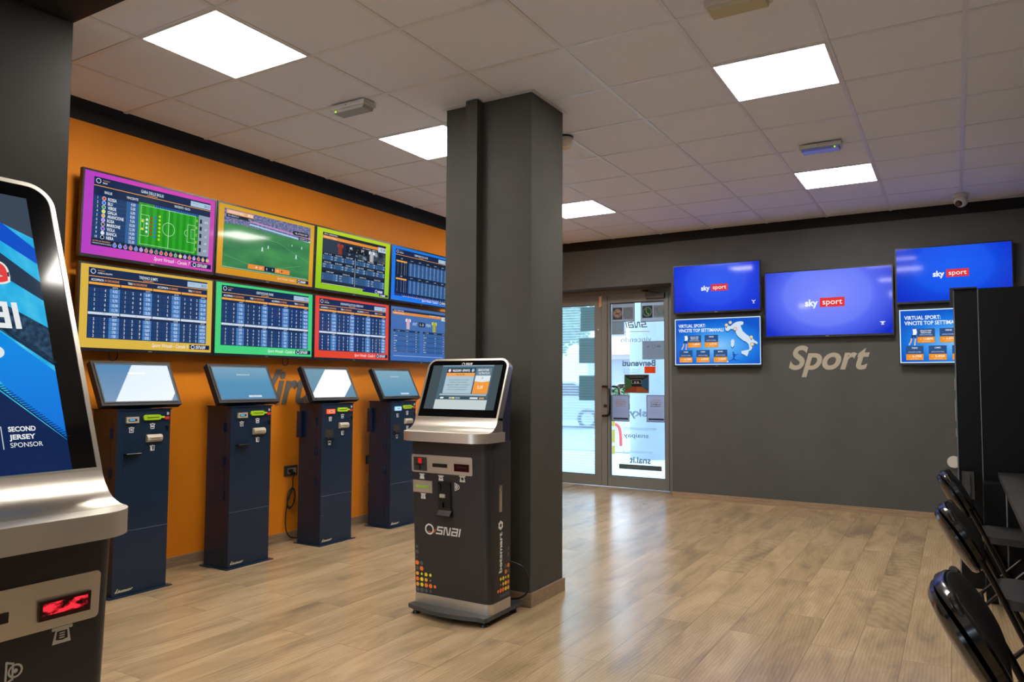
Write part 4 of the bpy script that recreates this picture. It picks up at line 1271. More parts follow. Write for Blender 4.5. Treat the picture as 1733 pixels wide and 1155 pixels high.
def terminal(label, y, variant, stamp):
    """local frame: front face at y=0 facing -Y, x centred, depth to +0.25"""
    t = thing('betting_terminal', label, 'betting terminal', (-4.31, y, 0), R(90), 'navy betting terminals along the orange wall')
    hw, D, Hh = 0.175, 0.25, 1.108
    bm = B(-hw - 0.028, hw + 0.028, -0.026, D + 0.012, 0, 0.006)
    obj('base_plate', bm, M_navy, t, bevel=0.002)
    obj('cabinet', B(-hw, hw, 0, D, 0.006, Hh), M_navy, t, bevel=0.004)
    obj('lid', B(-hw - 0.008, hw + 0.006, -0.006, D + 0.004, Hh, Hh + 0.008), M_lid, t, bevel=0.002)
    # side door leaf seam and hinges on the left flank
    obj('door_seam', B(-hw - 0.0008, -hw + 0.002, 0.058, 0.0605, 0.02, Hh - 0.03), M_black, t)
    for z in (0.97, 0.735, 0.50):
        bm = bmesh.new()
        box(bm, -hw - 0.006, -hw, 0.046, 0.056, z - 0.03, z + 0.03); box(bm, -hw - 0.006, -hw, 0.063, 0.073, z - 0.03, z + 0.03)
        cyl(bm, (-hw - 0.006, 0.0595, z - 0.032), (-hw - 0.006, 0.0595, z + 0.032), 0.0045, n=10)
        obj('hinge', bm, M_lid, t)
    obj('kick_seam', B(-hw + 0.001, hw - 0.001, -0.0008, 0.002, 0.383, 0.3855), mat('seam_light', '#6c7a92', 0.4), t)
    if variant in (2, 3):
        obj('rear_box', B(-hw - 0.03, -hw, 0.20, 0.25, 0.84, 1.05), M_lid, t, bevel=0.003)
    # --- front fittings
    gg = G(1.0, 1.0, mk=pmat, eps=0.0003)
    def loc(x, z): return (0.5 + x, 0.5 - (z - 0.6))
    cx_ = -hw
    for (x, z, s, k) in ((-0.085, 0.990, 0.030, 0), (0.052, 1.007, 0.030, 1), (0.056, 0.872, 0.030, 2), (-0.090, 0.800 - (0.0 if variant else 0), 0.030, 3)):
        u, v = loc(x, z); icon(gg, u, v, s, k)
        gg.build('pictogram', t, None, mw=Matrix.Translation((0, -0.0006, 0.6)) @ Matrix.Rotation(math.pi / 2, 4, 'X'))
        gg = G(1.0, 1.0, mk=pmat, eps=0.0003)
    # arrow mark at the top right corner
    u, v = loc(0.158, 1.082)
    gg.poly([(u - 0.009, v - 0.007), (u - 0.002, v - 0.010), (u + 0.006, v - 0.004), (u + 0.006, v + 0.004), (u - 0.002, v + 0.008), (u - 0.009, v + 0.008)], '#d9dde0')
    gg.up(); gg.disc(u - 0.002, v, 0.003, '#10284a', 8)
    gg.build('arrow_mark', t, None, mw=Matrix.Translation((0, -0.0006, 0.6)) @ Matrix.Rotation(math.pi / 2, 4, 'X'))
    gg = G(1.0, 1.0, mk=pmat, eps=0.0003)
    u, v = loc(-0.155, 0.040)
    gg.poly([(u, v + 0.010), (u + 0.014, v - 0.010), (u + 0.018, v - 0.010), (u + 0.008, v + 0.012)], '#d7cfae')
    gg.text('Acomotel', u + 0.012, v + 0.004, 0.013, '#d7cfae', align='l', w=0.095, shear=0.4, bold=0.03)
    gg.line([(u, v + 0.012), (u + 0.085, v + 0.012), (u + 0.11, v + 0.002)], 0.003, '#d7cfae')
    if variant == 2:
        gg.line([loc(-0.17, 0.235), loc(-0.135, 0.232)], 0.0015, '#8090a8')
    gg.build('maker_logo', t, None, mw=Matrix.Translation((0, -0.0006, 0.6)) @ Matrix.Rotation(math.pi / 2, 4, 'X'))
    # banknote / card reader (top left)
    lit = {0: '#5fb6e8', 1: '#5fb6e8', 2: '#ff5a3a', 3: '#9fd4ff'}[variant]
    rd = obj('card_reader', B(-0.125, -0.045, -0.014, 0.0, 1.032, 1.068), M_beige if variant < 2 else emat(lit, 1.6 if variant == 2 else 1.2, 0.2), t, bevel=0.003)
    if variant < 2:
        obj('reader_window', B(-0.112, -0.058, -0.0155, -0.014, 1.043, 1.057), M_black, rd)
        obj('reader_glow', B(-0.107, -0.072, -0.0165, -0.0155, 1.046, 1.055), emat(lit, 0.9), rd)
    else:
        obj('reader_window', B(-0.112, -0.062, -0.0155, -0.014, 1.044, 1.056), emat('#ffd9c0' if variant == 2 else '#e8f6ff', 1.0), rd)
        obj('reader_slot', B(-0.108, -0.070, -0.017, -0.0155, 1.047, 1.053), M_black, rd)
    # green ticket mouth
    bm = bmesh.new()
    prism(bm, rrect(-0.012, 0.105, 1.045, 1.078, 0.0155, 8) , lambda u, v, q: (u, q, v), -0.012, 0.0)
    box(bm, 0.10, 0.128, -0.010, 0, 1.056, 1.067)
    gm = obj('ticket_mouth', bm, mat('acid_green', '#a6cf1c', 0.35), t, bevel=0.002)
    obj('ticket_slot', B(0.008, 0.090, -0.0135, -0.012, 1.059, 1.064), mat('slot_dark_green', '#3c5210', 0.5), gm)
    bm = bmesh.new(); box(bm, 0.131, 0.163, -0.010, 0.0, 1.046, 1.063)
    obj('red_button', bm, mat('button_red', '#c8302c', 0.35), t, bevel=0.004)
    obj('key_slot_mark', B(0.137, 0.139, -0.002, 0.0, 1.072, 1.094), M_black, t)
    bm = bmesh.new(); cyl(bm, (0.148, 0, 1.002), (0.148, -0.008, 1.002), 0.009, n=14)
    kl = obj('lock', bm, M_chrome, t)
    if variant != 0 or True:
        bm = bmesh.new(); box(bm, 0.1465, 0.1495, -0.022, -0.008, 0.975, 1.006)
        obj('key', bm, M_black if variant != 3 else M_black, kl)
    # rounded printer mouth
    bm = bmesh.new()
    prism(bm, [(0.0, 0.909), (-0.012, 0.911), (-0.022, 0.922), (-0.024, 0.938), (-0.016, 0.952), (0.0, 0.956)], lambda a, b_, q: (q, a, b_), 0.010, 0.112)
    pm = obj('printer_mouth', bm, M_beige, t, bevel=0.002)
    obj('printer_slot', B(0.03, 0.095, -0.0245, -0.0225, 0.932, 0.9345), M_black, pm)
    # coin tray
    if variant >= 2:
        bm = bmesh.new()
        box(bm, -0.135, -0.05, -0.001, 0.0, 0.852, 0.908)
        ct = obj('tray_window', bm, mat('tray_dark_metal', '#5c5246', 0.28, 0.7), t)
        bm = bmesh.new()
        box(bm, -0.140, -0.042, -0.045, 0.0, 0.842, 0.847)
        obj('tray_lip', bm, M_chrome, ct, bevel=0.002)
    else:
        obj('service_panel', B(-0.128, -0.04, -0.0012, 0, 0.70, 0.93), M_navy, t)
        bm = bmesh.new()
        tube(bm, [(-0.128, 0, 0.846), (-0.128, -0.030, 0.846), (-0.034, -0.030, 0.846), (-0.034, 0, 0.846)], 0.004, 8)
        box(bm, -0.128, -0.034, -0.030, 0, 0.838, 0.842)
        obj('coin_tray', bm, M_black, t)
    # --- monitor, leaning back
    ta = math.atan2(0.145, 0.27)
    Wm, Hm = 0.525, 0.306
    TM = Matrix.Translation((0, 0.012, 1.140)) @ Matrix.Rotation(-ta, 4, 'X')
    bm = bmesh.new(); box(bm, -0.09, 0.09, 0.07, 0.20, Hh + 0.008, 1.20)
    obj('monitor_foot', bm, M_black, t, bevel=0.004)
    bm = bmesh.new()
    box(bm, -Wm / 2, Wm / 2, 0, 0.045, 0, Hm)
    mo = obj('monitor', bm, M_mon, t, bevel=0.007, seg=3, mw=TM)
    sg = G(Wm - 0.048, Hm - 0.05)
    sg.rect(0.40, 0.64, 0.215, 0.255, '#a9c6d6'); sg.up(); sg.text('TOUCH PER INIZIARE', 0.52, 0.235, 0.018, '#8097a6', w=0.2); sg.lv = 0
    if variant in (1, 3):
        sg.rect(0.50, 0.74, 0.885, 0.945, '#cfe0ea'); sg.up(); sg.text('SELEZIONA', 0.62, 0.915, 0.022, '#8097a6', w=0.14); sg.lv = 0
    sbase = {0: [(0, '#86a5c8'), (1, '#5b93c4')], 1: [(0, '#5c96c2'), (0.5, '#5c9cc4'), (1, '#86b2cc')], 2: [(0, '#6a98b4'), (1, '#7aa6bc')], 3: [(0, '#5c9cc0'), (1, '#8ab6cc')]}[variant]
    bm = bmesh.new()
    h_, w_ = Hm - 0.012, Wm - 0.012
    ins = Matrix.Translation((0, -0.0015, Hm / 2)) @ Matrix.Rotation(math.pi / 2, 4, 'X')
    sg.build('screen', mo, grad_mat('terminal_picture', sbase, 'Y', (0, -0.13, 0), (1, 0.26, 1), 0.85, rough=0.015, spec=0.16), mw=ins)
    bm = bmesh.new()
    w2, h2 = (Wm - 0.048) / 2, (Hm - 0.05) / 2
    w1, h1 = w2 + 0.008, h2 + 0.008
    for q in ((-w1, w1, h2, h1), (-w1, w1, -h1, -h2), (-w1, -w2, -h2, h2), (w2, w1, -h2, h2)):
        box(bm, q[0], q[1], -0.004, 0.0, Hm / 2 + q[2], Hm / 2 + q[3])
    obj('screen_frame', bm, mat('frame_grey', '#4c4d4c', 0.5, spec=0.3), mo)
    return t

terminal('navy betting terminal at far left, behind the big near kiosk, bright half-white screen', 2.792, 0, 1)
terminal('navy betting terminal between the far-left one and the wall socket, plain blue screen', 3.605, 1, 1)
terminal('navy betting terminal with a glowing red card reader, right of the wall socket', 4.465, 2, 1)
terminal('navy betting terminal partly hidden by the black kiosk, glowing pale blue card reader', 5.300, 3, 1)

# ------------------------------------------------------------------ sockets and cables on the orange wall
def socket(label, y0, y1, z0, z1):
    ym, zm = (y0 + y1) / 2, (z0 + z1) / 2
    t = thing('wall_socket', label, 'wall socket', (XL, ym, zm), R(90))
    w, h = (y1 - y0) / 2, (z1 - z0) / 2
    obj('cover_plate', B(-w, w, -0.008, -0.0003, -h, h), mat('socket_anthracite', '#3c3b38', 0.4), t, bevel=0.002)
    obj('module', B(-w * 0.55, w * 0.75, -0.011, -0.008, -h * 0.55, h * 0.5), mat('module_grey', '#a49c8c', 0.5), t, bevel=0.001)
    bm = bmesh.new(); cyl(bm, (-w * 0.25, -0.012, 0), (-w * 0.25, -0.034, 0), 0.017, n=20); cyl(bm, (-w * 0.25, -0.034, 0), (-w * 0.25, -0.048, -0.004), 0.010, 0.006, n=12)
    obj('plug', bm, M_black, t)
    return t
socket('dark wall socket with a plugged cable, left of the red-lit terminal', 4.257, 4.395, 0.518, 0.603)
socket('dark wall socket half hidden behind the fourth terminal, beside its left edge', 5.228, 5.36, 0.53, 0.612)
bm = bmesh.new()
pts = [(XL + 0.040, 4.305, 0.555), (XL + 0.055, 4.33, 0.54), (XL + 0.03, 4.325, 0.50), (XL + 0.03, 4.325, 0.42), (XL + 0.03, 4.30, 0.36), (XL + 0.03, 4.27, 0.30), (XL + 0.035, 4.29, 0.26),
       (XL + 0.04, 4.33, 0.30), (XL + 0.035, 4.35, 0.38), (XL + 0.035, 4.32, 0.42), (XL + 0.035, 4.285, 0.36), (XL + 0.03, 4.265, 0.27), (XL + 0.03, 4.255, 0.16), (XL + 0.03, 4.27, 0.08), (XL + 0.035, 4.31, 0.03), (XL + 0.05, 4.38, 0.012), (XL + 0.12, 4.44, 0.012)]
tube(bm, smooth_path(pts, 8), 0.0045, 8)
for a0, rr in ((0.0, 0.062), (0.5, 0.055)):
    tube(bm, [(XL + 0.036 + 0.012 * math.sin(a0 + i * 0.26), 4.305 + rr * 0.62 * math.cos(i * 2 * math.pi / 24), 0.345 + rr * 1.35 * math.sin(i * 2 * math.pi / 24)) for i in range(24)], 0.004, 8, closed=True)
tag(obj('power_cable', bm, M_black, smooth=True), 'coiled black power cable hanging below the wall socket to the skirting', 'cable')
bm = bmesh.new()
tube(bm, smooth_path([(XL + 0.03, 5.30, 0.55), (XL + 0.05, 5.30, 0.47), (XL + 0.035, 5.285, 0.38), (XL + 0.03, 5.255, 0.30), (XL + 0.03, 5.24, 0.20), (XL + 0.03, 5.25, 0.10), (XL + 0.05, 5.30, 0.03), (XL + 0.10, 5.34, 0.012)], 8), 0.0045, 8)
tag(obj('power_cable', bm, M_black, smooth=True), 'black power cable behind the left edge of the fourth terminal', 'cable')
bm = bmesh.new()
tube(bm, [(XL + 0.02, 5.262 + 0.035 * math.cos(i * 2 * math.pi / 20), 0.405 + 0.04 * math.sin(i * 2 * math.pi / 20)) for i in range(20)], 0.003, 6, closed=True)
tag(obj('data_cable', bm, M_white_pl, smooth=True), 'small pale loop of thin cable left of the fourth terminal', 'cable')
for (yy, zz, nm) in ((2.78, 1.452, 'tiny dark cable loop under the pale-yellow-bordered display'), (4.21, 1.452, 'tiny dark cable loop under the mint-green-bordered display')):
    bm = bmesh.new()
    tube(bm, smooth_path([(XL + 0.04, yy - 0.028, zz + 0.03), (XL + 0.04, yy - 0.028, zz - 0.01), (XL + 0.04, yy - 0.018, zz - 0.032), (XL + 0.04, yy + 0.015, zz - 0.032), (XL + 0.04, yy + 0.028, zz - 0.01), (XL + 0.04, yy + 0.028, zz + 0.03)], 5), 0.003, 6)
    tag(obj('display_cable', bm, M_black, smooth=True), nm, 'cable')

# ================================================================== large self-service kiosks
def kiosk(label, loc, rotz, P):
    """local frame: front faces -Y, back of the body at y=0, x centred"""
    t = thing('self_service_kiosk', label, 'betting kiosk', loc, rotz)
    HW, BW = P['head_hw'], P['body_hw']
    za, yt0 = 1.095, -0.170                       # where the glass starts
    sl = math.atan2(0.125, 0.325)                 # lean of the head
    S = P['head_s']                               # length of the glass along the lean
    TI = Matrix.Translation((0, yt0, za)) @ Matrix.Rotation(-sl, 4, 'X')       # local x, depth, along the lean
    f = lambda u, v, q: tuple(TI @ Vector((u, q, v)))
    # base plate and feet
    plate = [(-0.258, 0.125), (-0.258, -0.245)] + [(-0.258 + 0.516 * i / 12, -0.25 - 0.045 * math.sin(math.pi * i / 12)) for i in range(1, 12)] + [(0.258, -0.265), (0.264, -0.24), (0.264, 0.125)]
    bm = bmesh.new(); prism(bm, plate, lambda u, v, q: (u, v, q), 0.034, 0.055)
    obj('base_plate', bm, mat('base_slate', '#3a3d40', 0.35, spec=0.5), t, bevel=0.003)
    for x in (-0.225, 0.225):
        for y in (-0.215, 0.085):
            bm = bmesh.new(); cyl(bm, (x, y, 0), (x, y, 0.014), 0.022, 0.018, n=20); cyl(bm, (x, y, 0.014), (x, y, 0.034), 0.007, n=12)
            obj('levelling_foot', bm, M_black, t)
    # body: tapering shell with rounded front corners
    def section(z, yf, hw, yb=0.0, r=0.035):
        pts = rrect(-hw, hw, yf, yb, r, 6, (1, 1, 0, 0))
        return [(x, y, z) for x, y in pts]
    def loft(bm, secs):
        rings = [[bm.verts.new(p) for p in s] for s in secs]
        n = len(rings[0])
        for A, C in zip(rings[:-1], rings[1:]):
            for i in range(n):
                bm.faces.new((A[i], A[(i + 1) % n], C[(i + 1) % n], C[i]))
        bm.faces.new(rings[0][::-1]); bm.faces.new(rings[-1])
    bm = bmesh.new(); loft(bm, [section(0.11, -0.205, BW), section(0.966, -0.252, BW)])
    obj('body', bm, M_graphite, t, smooth=True)
    bm = bmesh.new(); loft(bm, [section(0.055, -0.204, BW + 0.003, 0.0), section(0.11, -0.208, BW + 0.003, 0.0)])
    obj('kick_band', bm, M_steel, t, smooth=True)
    # upper rear box carrying the screen
    yb_top = yt0 + S * math.sin(sl) + 0.048
    bm = bmesh.new()
    ztop = za + (S - 0.03) * math.cos(sl)
    ysl = lambda z: yt0 + (z - za) * math.tan(sl) + 0.045
    prism(bm, [(-0.20, 0.966), (-0.10, 1.06), (ysl(za), za), (ysl(ztop), ztop), (max(0.0, ysl(ztop) + 0.03), ztop), (max(0.0, ysl(ztop) + 0.03), 1.25), (0.0, 1.05), (0.0, 0.966)], lambda a, b_, q: (q, a, b_), -BW + 0.008, BW - 0.008)
    obj('rear_housing', bm, mat('kiosk_navy', '#1d2238', 0.35), t, bevel=0.004)
    for sx in (-1, 1):
        bm = bmesh.new()
        prism(bm, [(-0.170, 0.112), (-0.167, 0.112), (-0.182, 0.962), (-0.186, 0.962)], lambda a, b_, q: (q, a, b_), sx * (BW - 0.002), sx * (BW + 0.0008))
        obj('side_seam', bm, M_black, t)
    # steel shelf with rounded front corners
    bm = bmesh.new()
    prism(bm, rrect(-HW - 0.003, HW + 0.003, -0.335, -0.10, 0.09, 12, (1, 1, 0, 0)), lambda u, v, q: (u, v, q), 0.966, 1.018)
    sh = obj('shelf', bm, M_steel, t, bevel=0.003, smooth=True)
    # concave apron sweeping from the shelf up to the glass
    bm = bmesh.new()
    top = [(-0.262 + 0.0, 1.0185)]
    for i in range(0, 9):
        a = i / 8
        # quadratic curve shelf -> lean
        p0, p1, p2 = (-0.262, 1.0185), (-0.196, 1.0185 + 0.004), (yt0, za)
        top.append(((1 - a) ** 2 * p0[0] + 2 * a * (1 - a) * p1[0] + a * a * p2[0], (1 - a) ** 2 * p0[1] + 2 * a * (1 - a) * p1[1] + a * a * p2[1]))
    prof = top[1:] + [(yt0 + 0.05, za + 0.0), (yt0 + 0.05, 1.0), (-0.262, 1.0)]
    prism(bm, prof, lambda a, b_, q: (q, a, b_), -HW, HW)
    obj('apron', bm, M_steel_v, t, smooth=True)
    # head: steel rim with rounded top corners, glass face
    bm = bmesh.new()
    rc = P['rc']
    out = rrect(-HW, HW, -0.004, S, rc, 12, (0, 0, 1, 1))
    inn = rrect(-HW + 0.011, HW - 0.011, -0.0045, S - 0.011, rc - 0.011, 12, (0, 0, 1, 1))
    n = len(out)
    ring = []
    for pts, q in ((out, -0.001), (out, 0.046), (inn, 0.046), (inn, -0.001)):
        ring.append([bm.verts.new(f(u, v, q)) for u, v in pts])
    for a in range(4):
        A, C = ring[a], ring[(a + 1) % 4]
        for i in range(n):
            bm.faces.new((A[i], A[(i + 1) % n], C[(i + 1) % n], C[i]))
    obj('steel_rim', bm, M_steel_v, t, smooth=True)
    bm = bmesh.new(); prism(bm, inn, f, 0.001, 0.040)
    gl = obj('glass_face', bm, M_blackgloss, t)
    s0, s1, sw = P['screen']
    g, base = P['picture'](2 * sw, s1 - s0)
    Msc = TI @ Matrix.Translation((P.get('sx', 0), -0.0004, (s0 + s1) / 2)) @ Matrix.Rotation(math.pi / 2, 4, 'X')
    g.build('screen', t, base, mw=Msc)
    lg = G(0.1, 0.1, mk=pmat, eps=0.0002)
    if P['top_logo']:
        lg.ring(0.5 - 0.24, 0.5, 0.0085, 0.003, '#d8d4cc', 24)
        lg.poly([(0.30, 0.47), (0.34, 0.43), (0.36, 0.47), (0.32, 0.53)], '#d8d4cc')
        lg.stroke_word(0.5 - 0.10, 0.5, 0.0135, 0.046, '#d8d4cc', 0.0030)
        lg.build('top_logo', t, None, mw=TI @ Matrix.Translation((-0.005, -0.0004, S - 0.034)) @ Matrix.Rotation(math.pi / 2, 4, 'X'))
    # --- front fittings; the front leans by fa
    fa = math.atan2(0.047, 0.856)
    FM = Matrix.Translation((0, -0.205, 0.11)) @ Matrix.Rotation(fa, 4, 'X')     # x, out = -y, z up the face
    def fbox(x0, x1, z0, z1, d0, d1): return B(x0, x1, -d1, -d0, z0 - 0.11, z1 - 0.11)
    x0, x1 = P['panel']
    bm = bmesh.new()
    prism(bm, rrect(x0, x1, 0.787 - 0.11, 0.886 - 0.11, 0.010, 5), lambda u, v, q: (u, q, v), -0.003, 0.0)
    pn = obj('reader_panel', bm, M_steel, t, mw=FM)
    kx = (x1 - x0) / 0.41
    X = lambda a: x0 + (a + 0.245) * kx
    # scanner, slot, printer inside the panel
    sc = obj('scanner', fbox(X(-0.228), X(-0.138), 0.797, 0.872, 0.003, 0.006), mat('scanner_grey', '#4c4c4c', 0.35, 0.5), pn)
    obj('scanner_beam', fbox(X(-0.195), X(-0.172), 0.838, 0.866, 0.006, 0.008), emat('#c01818', 1.2), sc)
    obj('scanner_slot', fbox(X(-0.215), X(-0.150), 0.828, 0.835, 0.006, 0.0075), M_black, sc)
    obj('scanner_mouth', fbox(X(-0.19), X(-0.176), 0.803, 0.828, 0.006, 0.0075), M_black, sc)
    obj('card_slot', fbox(X(-0.098), X(0.0), 0.822, 0.842, 0.003, 0.0055), M_black, pn)
    pr = obj('printer_window', fbox(X(0.050), X(0.145), 0.808, 0.848, 0.003, 0.009), mat('printer_red_dark', '#3c0f12', 0.12), pn)
    if P['red_glow']:
        pr2 = obj('printer_glow', fbox(X(0.056), X(0.139), 0.818, 0.842, 0.009, 0.0095),
                  grad_mat('red_glow_picture', [(0.44, '#1c0204'), (0.52, '#a00c18'), (0.60, '#ff3040')], 'noise', (0, 0, 0), (0.022, 0.03, 0.012), 1.0, 0.1), pr)
    else:
        obj('printer_slot', fbox(X(0.065), X(0.130), 0.826, 0.836, 0.009, 0.0095), M_black, pr)
    obj('small_panel', fbox(x0 + 0.006, x0 + 0.14, 0.675, 0.742, 0, 0.003), M_steel, t, mw=FM)
    obj('green_slot', fbox(x0 + 0.028, x0 + 0.122, 0.702, 0.712, 0.003, 0.006), mat('slot_green', '#86b82c', 0.4), t, mw=FM)
    cx0 = P['coin_x']
    bm = fbox(cx0, cx0 + 0.085, 0.590, 0.745, 0, 0.010)
    cu = obj('coin_unit', bm, M_black, t, bevel=0.002, mw=FM)
    obj('return_button', fbox(cx0 + 0.018, cx0 + 0.052, 0.660, 0.678, 0.010, 0.020), mat('button_metal', '#b8b4ac', 0.4, 0.3), cu)
    obj('coin_slot', fbox(cx0 + 0.018, cx0 + 0.023, 0.698, 0.735, 0.010, 0.0108), M_blackgloss, cu)
    obj('return_cup', fbox(cx0 + 0.03, cx0 + 0.042, 0.605, 0.632, 0.010, 0.0108), M_blackgloss, cu)
    for (a, b_) in ((0.008, 0.735), (0.075, 0.735), (0.010, 0.600), (0.070, 0.600)):
        bm = bmesh.new(); cyl(bm, (cx0 + a, -0.010, b_ - 0.11), (cx0 + a, -0.012, b_ - 0.11), 0.003, n=8)
        obj('screw', bm, M_chrome, cu)
    bm = bmesh.new()
    prism(bm, [(0.0, 0.590), (-0.010, 0.590), (-0.032, 0.566), (-0.032, 0.556), (0.0, 0.556)], lambda a, b_, q: (q, a, b_ - 0.11), cx0 + 0.004, cx0 + 0.090)
    obj('coin_cup', bm, M_black, cu)
    # --- printed markings
    MW = FM @ Matrix.Translation((0, -0.0006, 0.39)) @ Matrix.Rotation(math.pi / 2, 4, 'X')
    g = G(1.0, 1.0, mk=pmat, eps=0.0003)
    def L_(x, z): return (0.5 + x, 0.5 - (z - 0.5))
    u, v = L_(X(-0.175), 0.765); ticket_icon(g, u, v, 0.030, 0)
    g.build('pictogram', t, None, mw=MW); g = G(1.0, 1.0, mk=pmat, eps=0.0003)
    u, v = L_(X(-0.045), 0.763); ticket_icon(g, u, v, 0.030, 2)
    g.build('pictogram', t, None, mw=MW); g = G(1.0, 1.0, mk=pmat, eps=0.0003)
    u, v = L_(X(0.098), 0.768); ticket_icon(g, u, v, 0.034, 4 if P['red_glow'] else 1)
    g.build('pictogram', t, None, mw=MW); g = G(1.0, 1.0, mk=pmat, eps=0.0003)
    u, v = L_(x0 + 0.075, 0.655); ticket_icon(g, u, v, 0.030, 3)
    g.build('pictogram', t, None, mw=MW); g = G(1.0, 1.0, mk=pmat, eps=0.0003)
    u, v = L_(cx0 + 0.122, 0.722); coin_icon(g, u, v, 0.040)
    g.build('pictogram', t, None, mw=MW); g = G(1.0, 1.0, mk=pmat, eps=0.0003)
    u, v = L_(-0.132, 0.474)
    g.ring(u, v, 0.026, 0.0085, '#d9dad6', 32)
    g.line([(u - 0.006, v + 0.012), (u + 0.006, v + 0.017), (u + 0.020, v + 0.018), (u + 0.036, v + 0.010), (u + 0.040, v - 0.001)], 0.005, '#e8742a')
    g.stroke_word(u + 0.048, v, 0.036, 0.160, '#d9dad6', 0.0085)
    O, Yl, Yo, Gy = '#f0762a', '#e8d326', '#e8a838', '#54595c'
    dots = [[(0, Gy, .0115), (1, Gy, .0125), (2, Gy, .0105), (3, Gy, .0085)], [(0, Yo, .011), (1, Yl, .011), (2, O, .012), (3, O, .012), (4, O, .0085)],
            [(0, O, .0115), (1, Yl, .011), (2, Yo, .010), (3, Yo, .004)], [(0, Yo, .0105), (1, Yl, .007), (2, Yl, .0105), (3, Yl, .0085)],
            [(0, Gy, .0115), (1, O, .0125)], [(0, O, .0125), (1, Gy, .0115)], [(0, Gy, .0045)], [(0, Gy, .0115)], [(0, Gy, .0085)]]
    def draw_dots(g, xf, z0=0.128):
        for r, row in enumerate(dots):
            for c, col, rad in row:
                u, v = L_(xf(c), z0 + 0.0300 * r)
                g.disc(u, v, rad, col, 18)
    g.build('front_logo', t, None, mw=MW)
    g = G(1.0, 1.0, mk=pmat, eps=0.0003)
    draw_dots(g, lambda c: -BW + 0.034 + 0.0300 * c)
    g.build('front_dots', t, None, mw=MW)
    # right flank: vertical word, ball badge, dots, lock
    g = G(1.0, 1.0, mk=pmat, eps=0.0003)
    draw_dots(g, lambda c: -0.022 - 0.0262 * c, 0.135)
    MS = Matrix.Translation((BW + 0.0006, 0, 0.5)) @ Matrix.Rotation(math.pi / 2, 4, 'Z') @ Matrix.Rotation(math.pi / 2, 4, 'X')
    g.build('side_dots', t, None, mw=MS)
    g = G(1.0, 1.0, mk=pmat, eps=0.0003)
    u, v = L_(-0.104, 0.368); g.text('betsmart', u, v, 0.030, '#dcdcd8', w=0.217, bold=0.03, rot90=True, res=4)
    u, v = L_(-0.104, 0.514)
    hexa = [(u + 0.026 * math.cos(R(30 + 60 * i)), v + 0.026 * math.sin(R(30 + 60 * i))) for i in range(6)]
    g.poly(hexa, '#dcdcd8'); g.up(); g.poly([(u + 0.011 * math.cos(R(60 * i)), v + 0.011 * math.sin(R(60 * i))) for i in range(6)], '#2c2c2e')
    for i in range(6):
        a = R(60 * i)
        g.line([(u + 0.019 * math.cos(a), v + 0.019 * math.sin(a)), (u + 0.026 * math.cos(a), v + 0.026 * math.sin(a))], 0.003, '#2c2c2e')
    g.build('side_lettering', t, None, mw=MS)
    bm = B(BW, BW + 0.003, -0.122, -0.094, 0.586, 0.730)
    lk = obj('lock_plate', bm, M_steel_v, t)
    bm = bmesh.new(); cyl(bm, (BW + 0.003, -0.108, 0.705), (BW + 0.006, -0.108, 0.705), 0.007, n=14)
    obj('lock_barrel', bm, M_chrome, lk)
    return t

def kiosk_picture(W, H):
    g = G(W, H)
    g.rect(0.145, 0.885, 0.0, 0.77, '#4c6674'); g.up()
    g.rect(0.19, 0.86, 0.72, 0.77, '#38505c')
    g.rect(0.145, 0.885, 0.0, 0.03, '#7e96a6')
    g.rect(0.225, 0.635, 0.07, 0.175, '#24333e'); g.rect(0.225, 0.635, 0.175, 0.255, '#eba45c'); g.rect(0.225, 0.635, 0.255, 0.645, '#a9c4d0')
    g.rect(0.655, 0.865, 0.07, 0.24, '#6d828e'); g.rect(0.655, 0.865, 0.24, 0.645, '#dfe8ec'); g.up()
    g.text('VALLECANO - ESPANYOL', 0.43, 0.122, 0.050, WHT, w=0.26, bold=0.03)
    g.disc(0.26, 0.122, 0.010, '#f2dede', 14); g.disc(0.60, 0.122, 0.010, '#9cc8e8', 14)
    g.text('GOAL / NO GOAL', 0.43, 0.215, 0.035, '#5a3818', w=0.13)
    for r in range(5):
        wd = (0.30, 0.26, 0.32, 0.28, 0.27)[r]
        g.text(('scommetti sulla partita e vivi la emozione', 'in diretta con quote sempre', 'aggiornate e paghi in contanti qui', 'consulta le quote sul terminale', 'gioca con responsabilita sempre')[r], 0.425, 0.335 + 0.055 * r, 0.026, '#46525e', w=wd)
    g.text('MARCATORE', 0.75, 0.115, 0.042, '#dfe9ee', w=0.15, bold=0.02); g.text('ULTRA PLUS', 0.765, 0.185, 0.042, '#dfe9ee', w=0.15, bold=0.02)
    g.text('SI', 0.755, 0.295, 0.045, '#60666c')
    g.poly([(0.655, 0.37), (0.70, 0.375), (0.76, 0.39), (0.82, 0.375), (0.865, 0.365), (0.865, 0.645), (0.655, 0.645)], '#f09a3e'); g.up()
    g.text('2,25', 0.75, 0.50, 0.06, '#fff0dc', w=0.08, bold=0.02)
    g.rect(0.19, 0.86, 0.655, 0.69, '#aebcc4')
    for u0, u1, c in ((0.21, 0.26, '#dfe9ee'), (0.34, 0.38, '#b8c8ac'), (0.385, 0.42, '#e8e4a0'), (0.43, 0.50, '#8ea4b0'), (0.64, 0.75, '#e4ecf0'), (0.77, 0.84, '#c8a070')):
        g.rect(u0, u1, 0.73, 0.765, c)
    g.rect(0.145, 0.885, 0.785, 1.0, '#c4d0d0')
    return g, emat('#46545a', 0.9)

